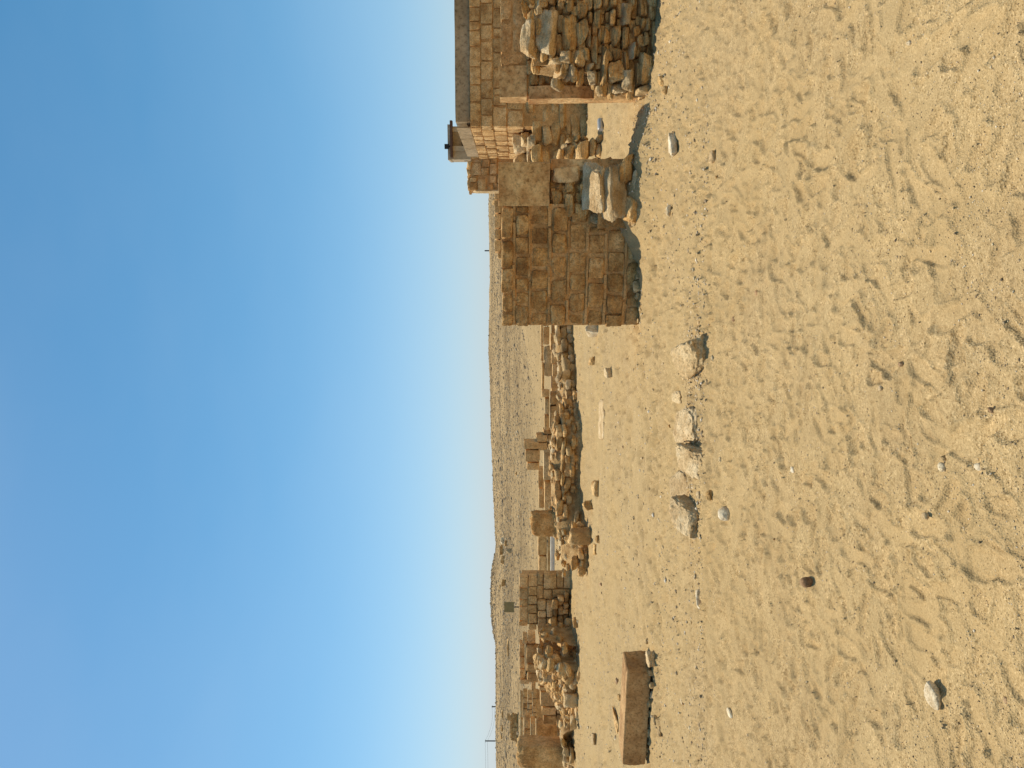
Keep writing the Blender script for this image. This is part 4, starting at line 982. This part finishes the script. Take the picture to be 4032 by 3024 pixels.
def lz(zm, x0, x1, y0, y1):
    """base point, width and height in metres of a loose stone read from an enlarged view"""
    px = zm[0] + zm[2] * x1; py = zm[1] + zm[2] * (y0 + y1) / 2
    p = G(px, py); return px, py, zm[2] * (y1 - y0) / FPX * p.y, zm[2] * (x1 - x0) / FPX * p.y
named = [
    ('white chalk cobble with one brown side lying in the near footprints', ZR, (1615, 1722, 1015, 1162), 'white', .10, .042, -.5),
    ('round brown pebble lying alone on the trodden sand', ZR, (945, 1002, 400, 457), 'brownpeb', .065, .06, 0),
    ('ragged white stone lying alone on the sand beyond the round brown pebble', ZR, (340, 397, 465, 580), 'white', .10, .06, .2),
    ('chunky pale stone just in front of the rounded boulder', ZJ, (608, 690, 1352, 1462), 'white', .11, .08, .3),
    ('small yellowish stone near the low pale outcrop', ZJ, (560, 600, 1220, 1305), 'rubble', .08, .05, -.2),
    ('tiny tan stone right beside the low pale outcrop', ZJ, (492, 520, 1235, 1295), 'pale', .06, .03, .3),
    ('long thin pale stone in the sand before the doorway', ZP, (205, 250, 745, 892), 'white', .12, .07, .5),
    ('small pale stone before the rubble pile of the tall brown wall', ZP, (185, 216, 1160, 1226), 'white', .07, .05, 0),
    ('small brown stone at the corner of the right hand rubble wall', ZP, (140, 172, 424, 486), 'rubble', .1, .07, 0),
    ('small dark pebble beyond the wedge shaped rock', ZQ, (536, 560, 350, 384), 'brownpeb', .05, .03, 0),
    ('thin dark flake of stone on the sand before the tall brown wall', ZQ, (678, 692, 205, 238), 'brownpeb', .05, .02, .3),
    ('small oblong white chip among the footprints', ZQ, (1380, 1402, 745, 778), 'white', .025, .016, .5),
    ('narrow dark pebble in the near footprints', ZQ, (2018, 2040, 868, 908), 'brownpeb', .02, .018, .8),
    ('pale jagged chip beside a grey pebble in the near sand', ZQ, (1735, 1758, 1185, 1242), 'white', .03, .02, .2),
    ('grey pebble beside a pale jagged chip in the near sand', ZQ, (1738, 1760, 1145, 1178), 'grey', .03, .02, .2),
    ('small white stone chip left of the pale jagged chip', ZQ, (1935, 1955, 1190, 1236), 'white', .03, .02, .2),
    ('small dark rounded pebble on a footprint edge', ZQ, (1495, 1515, 612, 642), 'brownpeb', .025, .02, .2),
    ('two toned flat pebble near the round brown pebble', ZR, (685, 712, 540, 592), 'pale', .04, .02, .4),
    ('small white stone before the long squared block', ZR, (525, 566, 1150, 1202), 'white', .08, .03, .4),
    ('small dark topped stone off the end of the long squared block', ZR, (58, 82, 742, 778), 'grey', .08, .05, .4),
    ('smooth brown pebble in the nearest sand', ZR, (2085, 2115, 1080, 1118), 'brownpeb', .02, .015, .2),
    ('brown flecked chip in the nearest sand', ZR, (1655, 1690, 28, 68), 'pale', .03, .02, .2),
    ('small pale stone in front of the long squared block', ZR, (100, 124, 1185, 1242), 'pale', .08, .05, .4),
    ('yellowish stone off the front of the long squared block', ZR, (125, 150, 1252, 1308), 'pale', .08, .04, .1),
    ('thin pale stone standing off the front of the long squared block', ZR, (236, 260, 1072, 1122), 'pale', .06, .04, .1),
    ('tiny round cream pebble near a cigarette end', ZP, (1536, 1558, 228, 254), 'white', .02, .015, 0),
    ('square tan stone with dark side behind the row of rocks', Z3, (1718, 1825, 690, 832), 'pale', .25, .14, .2),
    ('brown stone with dark side near the grey boulder line', Z3, (1520, 1592, 545, 662), 'rubble', .22, .14, .2),
    ('pale elongated stone lying before the rubble ridge', Z4, (1298, 1370, 695, 882), 'rubble', .3, .16, .1),
    ('squat brown stone fallen at the foot of the rubble ridge', Z4, (1212, 1292, 920, 1032), 'rubble', .3, .2, .1),
    ('thin dark stone lying flat off the end of the rubble ridge', Z4, (1318, 1350, 1390, 1520), 'rubble', .2, .06, .3),
    ('small brown stone off the end of the rubble ridge', Z4, (1350, 1385, 1295, 1390), 'rubble', .2, .1, .3),
    ('large white rough boulder half hidden by the end of the tall brown wall', Z3, (1392, 1620, 120, 275), 'white', .5, .30, .3),
    ('long low brown slab edge behind the long squared block', Z6, (1560, 1592, 680, 940), 'far', .4, .06, .2),
    ('pale stone with a dark shadow side behind the long squared block', Z6, (1310, 1348, 930, 1062), 'pale', .3, .10, .4),
    ('small brown stone behind the squared block end', Z6, (1604, 1628, 492, 560), 'rubble', .1, .06, .2),
    ('pale flat stone in line with the squared block end', Z6, (1905, 1995, 40, 220), 'pale', .25, .09, .9),
    ('small pale stone leaning on the end of the squared block', Z6, (1885, 1930, 165, 240), 'pale', .15, .07, .9),
    ('brown stone off the bottom of the rubble heap', Z5, (1362, 1402, 850, 985), 'far', .25, .12, .1),
]
for i, (lb, zm, rc, mt, dep, h, rot) in enumerate(named):
    px, py, w, hh = lz(zm, *rc)
    mesh = (COB if w < .13 else (ROCKH if i % 2 else SLABH))[i % 10]
    loose('pebble' if w < .06 else 'stone', lb, px, py, w, max(dep, w * .6), h * 1.25, mt, mesh, rot * .5, (rnd.uniform(-.1, .1), rnd.uniform(-.1, .1)))
# flat pale slab in the open sand
px, py, w, hh = lz(Z3, 1540, 1715, 1090, 1650)
loose('stone_slab', 'long flat pale slab half buried in the open sand before the rubble ridge', px, py, w, .75, .12, 'pale', rock_mesh('stub', 77, 16), .1, (.05, .02), .3)
# anonymous loose stones
for k in range(60):
    y = 4.2 + 17 * rnd.random() ** 1.2; x = rnd.uniform(-.52, .52) * y
    if y > 8.6 and x > .4 and y < 12: continue
    w = .016 * math.exp(rnd.gauss(.2, .5)) * (1 + y / 9); mt = rnd.choice(['white', 'pale', 'white', 'pale', 'brownpeb', 'rubble'])
    o = new_obj('stone', rnd.choice(COB[:5] + ROCK), M[mt], None, (x, y, hz(x, y) + w * .12), (rnd.uniform(-.3, .3), rnd.uniform(-.3, .3), rnd.uniform(0, 6)), (w, w * .75, w * .6))
    tag(o, 'small loose %s stone scattered on the open trodden sand' % dict(white='chalk white', pale='cream', brownpeb='dark brown', rubble='honey coloured')[mt], 'stone', 'loose %s stones scattered on the sand' % dict(white='white', pale='cream', brownpeb='brown', rubble='honey')[mt])
# stones lying at the foot of the tall wall, in its shade
for (x0, x1, y0, y1) in [(1620, 1690, 1180, 1285), (1625, 1655, 1130, 1168), (1695, 1730, 1380, 1440), (1680, 1710, 1500, 1540), (1700, 1740, 1290, 1330), (1705, 1730, 1560, 1590)]:
    px, py, w, hh = lz(Z2, x0, x1, y0, y1)
    p = FC.pt(FC.hit(px, py)[0], 0, .10)
    o = new_obj('stone', rnd.choice(SLABH), M['grey'], None, (p.x, p.y, hz(p.x, p.y) + hh * .35), (0, 0, rnd.uniform(-.3, .3)), (w, .12, hh)); tag(o, 'grey stone in the shade at the foot of the tall brown wall', 'stone', 'stones at the wall foot')
# small stone pile and can seen through the opening
t = thing('stone_pile', 'pile of angular stones in the opening between the two front walls', 'stone pile', (4.3, 14.6, hbase(4.3, 14.6)))
fr = Frame(*(ray(2045, 575) * 14.6).xy, 8)
for (x0, x1, y0, y1, out, mt) in [(1050, 1110, 1350, 1440, 0, 'rubble'), (1090, 1150, 1285, 1360, -.1, 'pale'), (1110, 1200, 1310, 1450, .0, 'rubble'), (1130, 1180, 1240, 1300, -.1, 'pale'), (1190, 1240, 1280, 1370, .0, 'rubble'), (1215, 1345, 1270, 1440, .12, 'rubble'),
        (1205, 1260, 1215, 1280, -.05, 'rubble'), (1265, 1330, 1225, 1275, .0, 'rubble'), (1335, 1400, 1255, 1420, .15, 'rubble'), (1390, 1470, 1230, 1300, .2, 'rubble'), (1390, 1460, 1310, 1440, .15, 'rubble'), (1280, 1340, 1430, 1520, .0, 'rubble'), (1340, 1450, 1430, 1560, .05, 'rubble'), (1180, 1290, 1440, 1560, -.05, 'rubble'), (1060, 1180, 1440, 1560, -.1, 'rubble')]:
    s0, s1, z0, z1 = fr.rect(Z1, x0, x1, y0, y1); stone_at(fr, s0, s1, z0, z1, .4, out, M[mt], t, ROCK, roll=.3, fat=1.12)
def cyl(name, r, h, n=20):
    vs = []; fs = []
    prof = [(0, 0), (r * .86, 0), (r, h * .06), (r, h * .92), (r * .84, h), (r * .78, h * .985), (0, h * .985)]
    for (q, z) in prof:
        for i in range(n): vs.append((q * math.cos(6.2832 * i / n), q * math.sin(6.2832 * i / n), z))
    for j in range(len(prof) - 1):
        for i in range(n): fs.append((j * n + i, j * n + (i + 1) % n, (j + 1) * n + (i + 1) % n, (j + 1) * n + i))
    return mesh_from(name, vs, fs, True, 40)
p = G(1740 + .434 * 1478, .434 * 1125)
o = new_obj('tin_can', cyl('tin_can', .06, .22), M['tin'], None, (p.x - .11, p.y, hz(p.x, p.y) + .055), (0, R(90), R(12))); tag(o, 'shiny tin can lying on the sand in the opening', 'can')
p = G(3190, 197)
ct = thing('cigarette_end', 'tiny orange cigarette end lying on the trodden sand', 'cigarette end', (p.x, p.y, hz(p.x, p.y)))
new_obj('filter', cyl('filter', .004, .014, 10), M['filter'], ct, (p.x - .01, p.y, hz(p.x, p.y) + .004), (0, R(90), .2)); new_obj('paper', cyl('paper', .0038, .008, 10), M['paper'], ct, (p.x + .0037, p.y + .0027, hz(p.x, p.y) + .004), (0, R(90), .2))

# ------------------------------------------------------------------ hillside: sign, slabs, small ruin, poles
q = terr_hit(2052, 2391); fr = Frame(q.x, q.y, 0)
sg = thing('sign', 'plain square brown sign on a short post on the hillside above the stepped ruin', 'sign', q)
s0, s1, z0, z1 = fr.rect(Z0, 1985, 2024, 2371, 2411)
new_obj('panel', rough_box('panel', s1 - s0, .05, z1 - z0, .002, 2, .3), M['sign'], sg, fr.pt((s0 + s1) / 2, z0), (0, 0, 0))
new_obj('post', cyl('post', .05, z0 - q.z + .3, 10), M['pole'], sg, fr.pt((s0 + s1) / 2, q.z - .2, -.07))
hillstones = [(1966, 1984, 2148, 2187, 'dark slab edge', 'far'), (1971, 1986, 2189, 2224, 'dark slab end', 'far'), (1974, 1992, 2281, 2311, 'squat dark block', 'far'), (1971, 1985, 2119, 2142, 'bright white stone', 'white'), (1986, 1998, 2130, 2154, 'tan triangular stone', 'far'),
              (1994, 2015, 2164, 2180, 'pinkish stone', 'pale'), (1965, 1972, 2305, 2320, 'small dark stone', 'far'), (1996, 2003, 2515, 2586, 'long dark ledge', 'far'), (1972, 1980, 2860, 2882, 'dark cluster stone', 'far'), (1970, 1977, 2893, 2912, 'dark oblong stone', 'far'),
              (1955, 1958, 2658, 2668, 'small dark rock', 'far'), (1975, 1982, 2800, 2828, 'dark leaning stone', 'far'), (2028, 2036, 1858, 1874, 'dark lone stone', 'far')]
for (x0, x1, y0, y1, lb, mt) in hillstones:
    q = terr_hit(x1, (y0 + y1) / 2); w = (y1 - y0) / FPX * q.y; h = (x1 - x0) / FPX * q.y
    o = new_obj('hillside_stone', rnd.choice(SLABH), M[mt], None, (q.x, q.y + .3, q.z + h * .4), (0, 0, rnd.uniform(-.1, .1)), (w, max(.8, w * .5), h * 1.2)); tag(o, '%s lying on the far hillside' % lb, 'stone')
q = terr_hit(2040, 2880); fr = Frame(q.x, q.y, 0)
t = thing('small_ruin', 'low ruin of tiny dark stone courses alone on the far hillside', 'ruin', q)
for i, (x0, x1, ya, yb) in enumerate([(500, 552, 770, 850), (552, 590, 800, 1150), (590, 625, 760, 1200), (625, 660, 770, 1210), (655, 690, 880, 1290)]):
    y = ya
    while y < yb:
        w = rnd.uniform(50, 100); s0, s1, z0, z1 = fr.rect((1880, 2640, .2315), x0, x1, y, min(y + w, yb)); block_at(fr, s0, s1, z0, z1, .6, rnd.uniform(0, .08), M['far'], t, WORN); y += w
s0, s1, z0, z1 = fr.rect((1880, 2640, .2315), 570, 690, 790, 1190); core(fr, s0, s1, q.z - .4, z1, .6, .05, M['far'], t, .03, 'footing', .3)

def pole(label, d, py, xt, xb, arm=True):
    r0 = ray(2045, py) * d; zt = CAM_H + (2045 - xt) / FPX * d; zb = hbase(r0.x, r0.y) - .3
    t = thing('utility_pole', label, 'pole', (r0.x, r0.y, zb), 'utility poles on the skyline')
    new_obj('shaft', cyl('shaft', .0007 * d + .02, zt - zb, 10), M['pole'], t, (r0.x, r0.y, zb))
    if arm: new_obj('crossarm', rough_box('crossarm', .004 * d, .1, .12, .001, 1, .5), M['pole'], t, (r0.x, r0.y - .1, zt - .35))
    return Vector((r0.x, r0.y, zt))
pa = pole('slim dark pole on the skyline above the far coursed wall, carrying wires', 330, 2783, 1936, 1946)
pb = pole('taller slim dark pole on the far hill slope carrying wires', 300, 2918, 1910, 1929)
pole('slim dark pole alone on the skyline beyond the low pale blocks', 132, 987, 1908, 1929, False)
pc = Vector((pb.x - 60, pb.y - 20, pb.z + 2))
for p0, p1, off in [(pa, pb, 0), (pa, pb, -.9), (pb, pc, 0), (pb, pc, -.9)]:
    vs, fs = [], []
    for i in range(17):
        k = i / 16; v = p0.lerp(p1, k); v.z += off - 1.3 * 4 * k * (1 - k)
        for a in range(4): vs.append((v.x, v.y + .03 * math.cos(a * math.pi / 2), v.z + .03 * math.sin(a * math.pi / 2)))
    for i in range(16):
        for a in range(4): fs.append((i * 4 + a, i * 4 + (a + 1) % 4, i * 4 + 4 + (a + 1) % 4, i * 4 + 4 + a))
    o = new_obj('wire', mesh_from('wire', vs, fs), M['pole']); tag(o, 'thin sagging wire strung between the skyline poles', 'wire', 'wires between the poles')
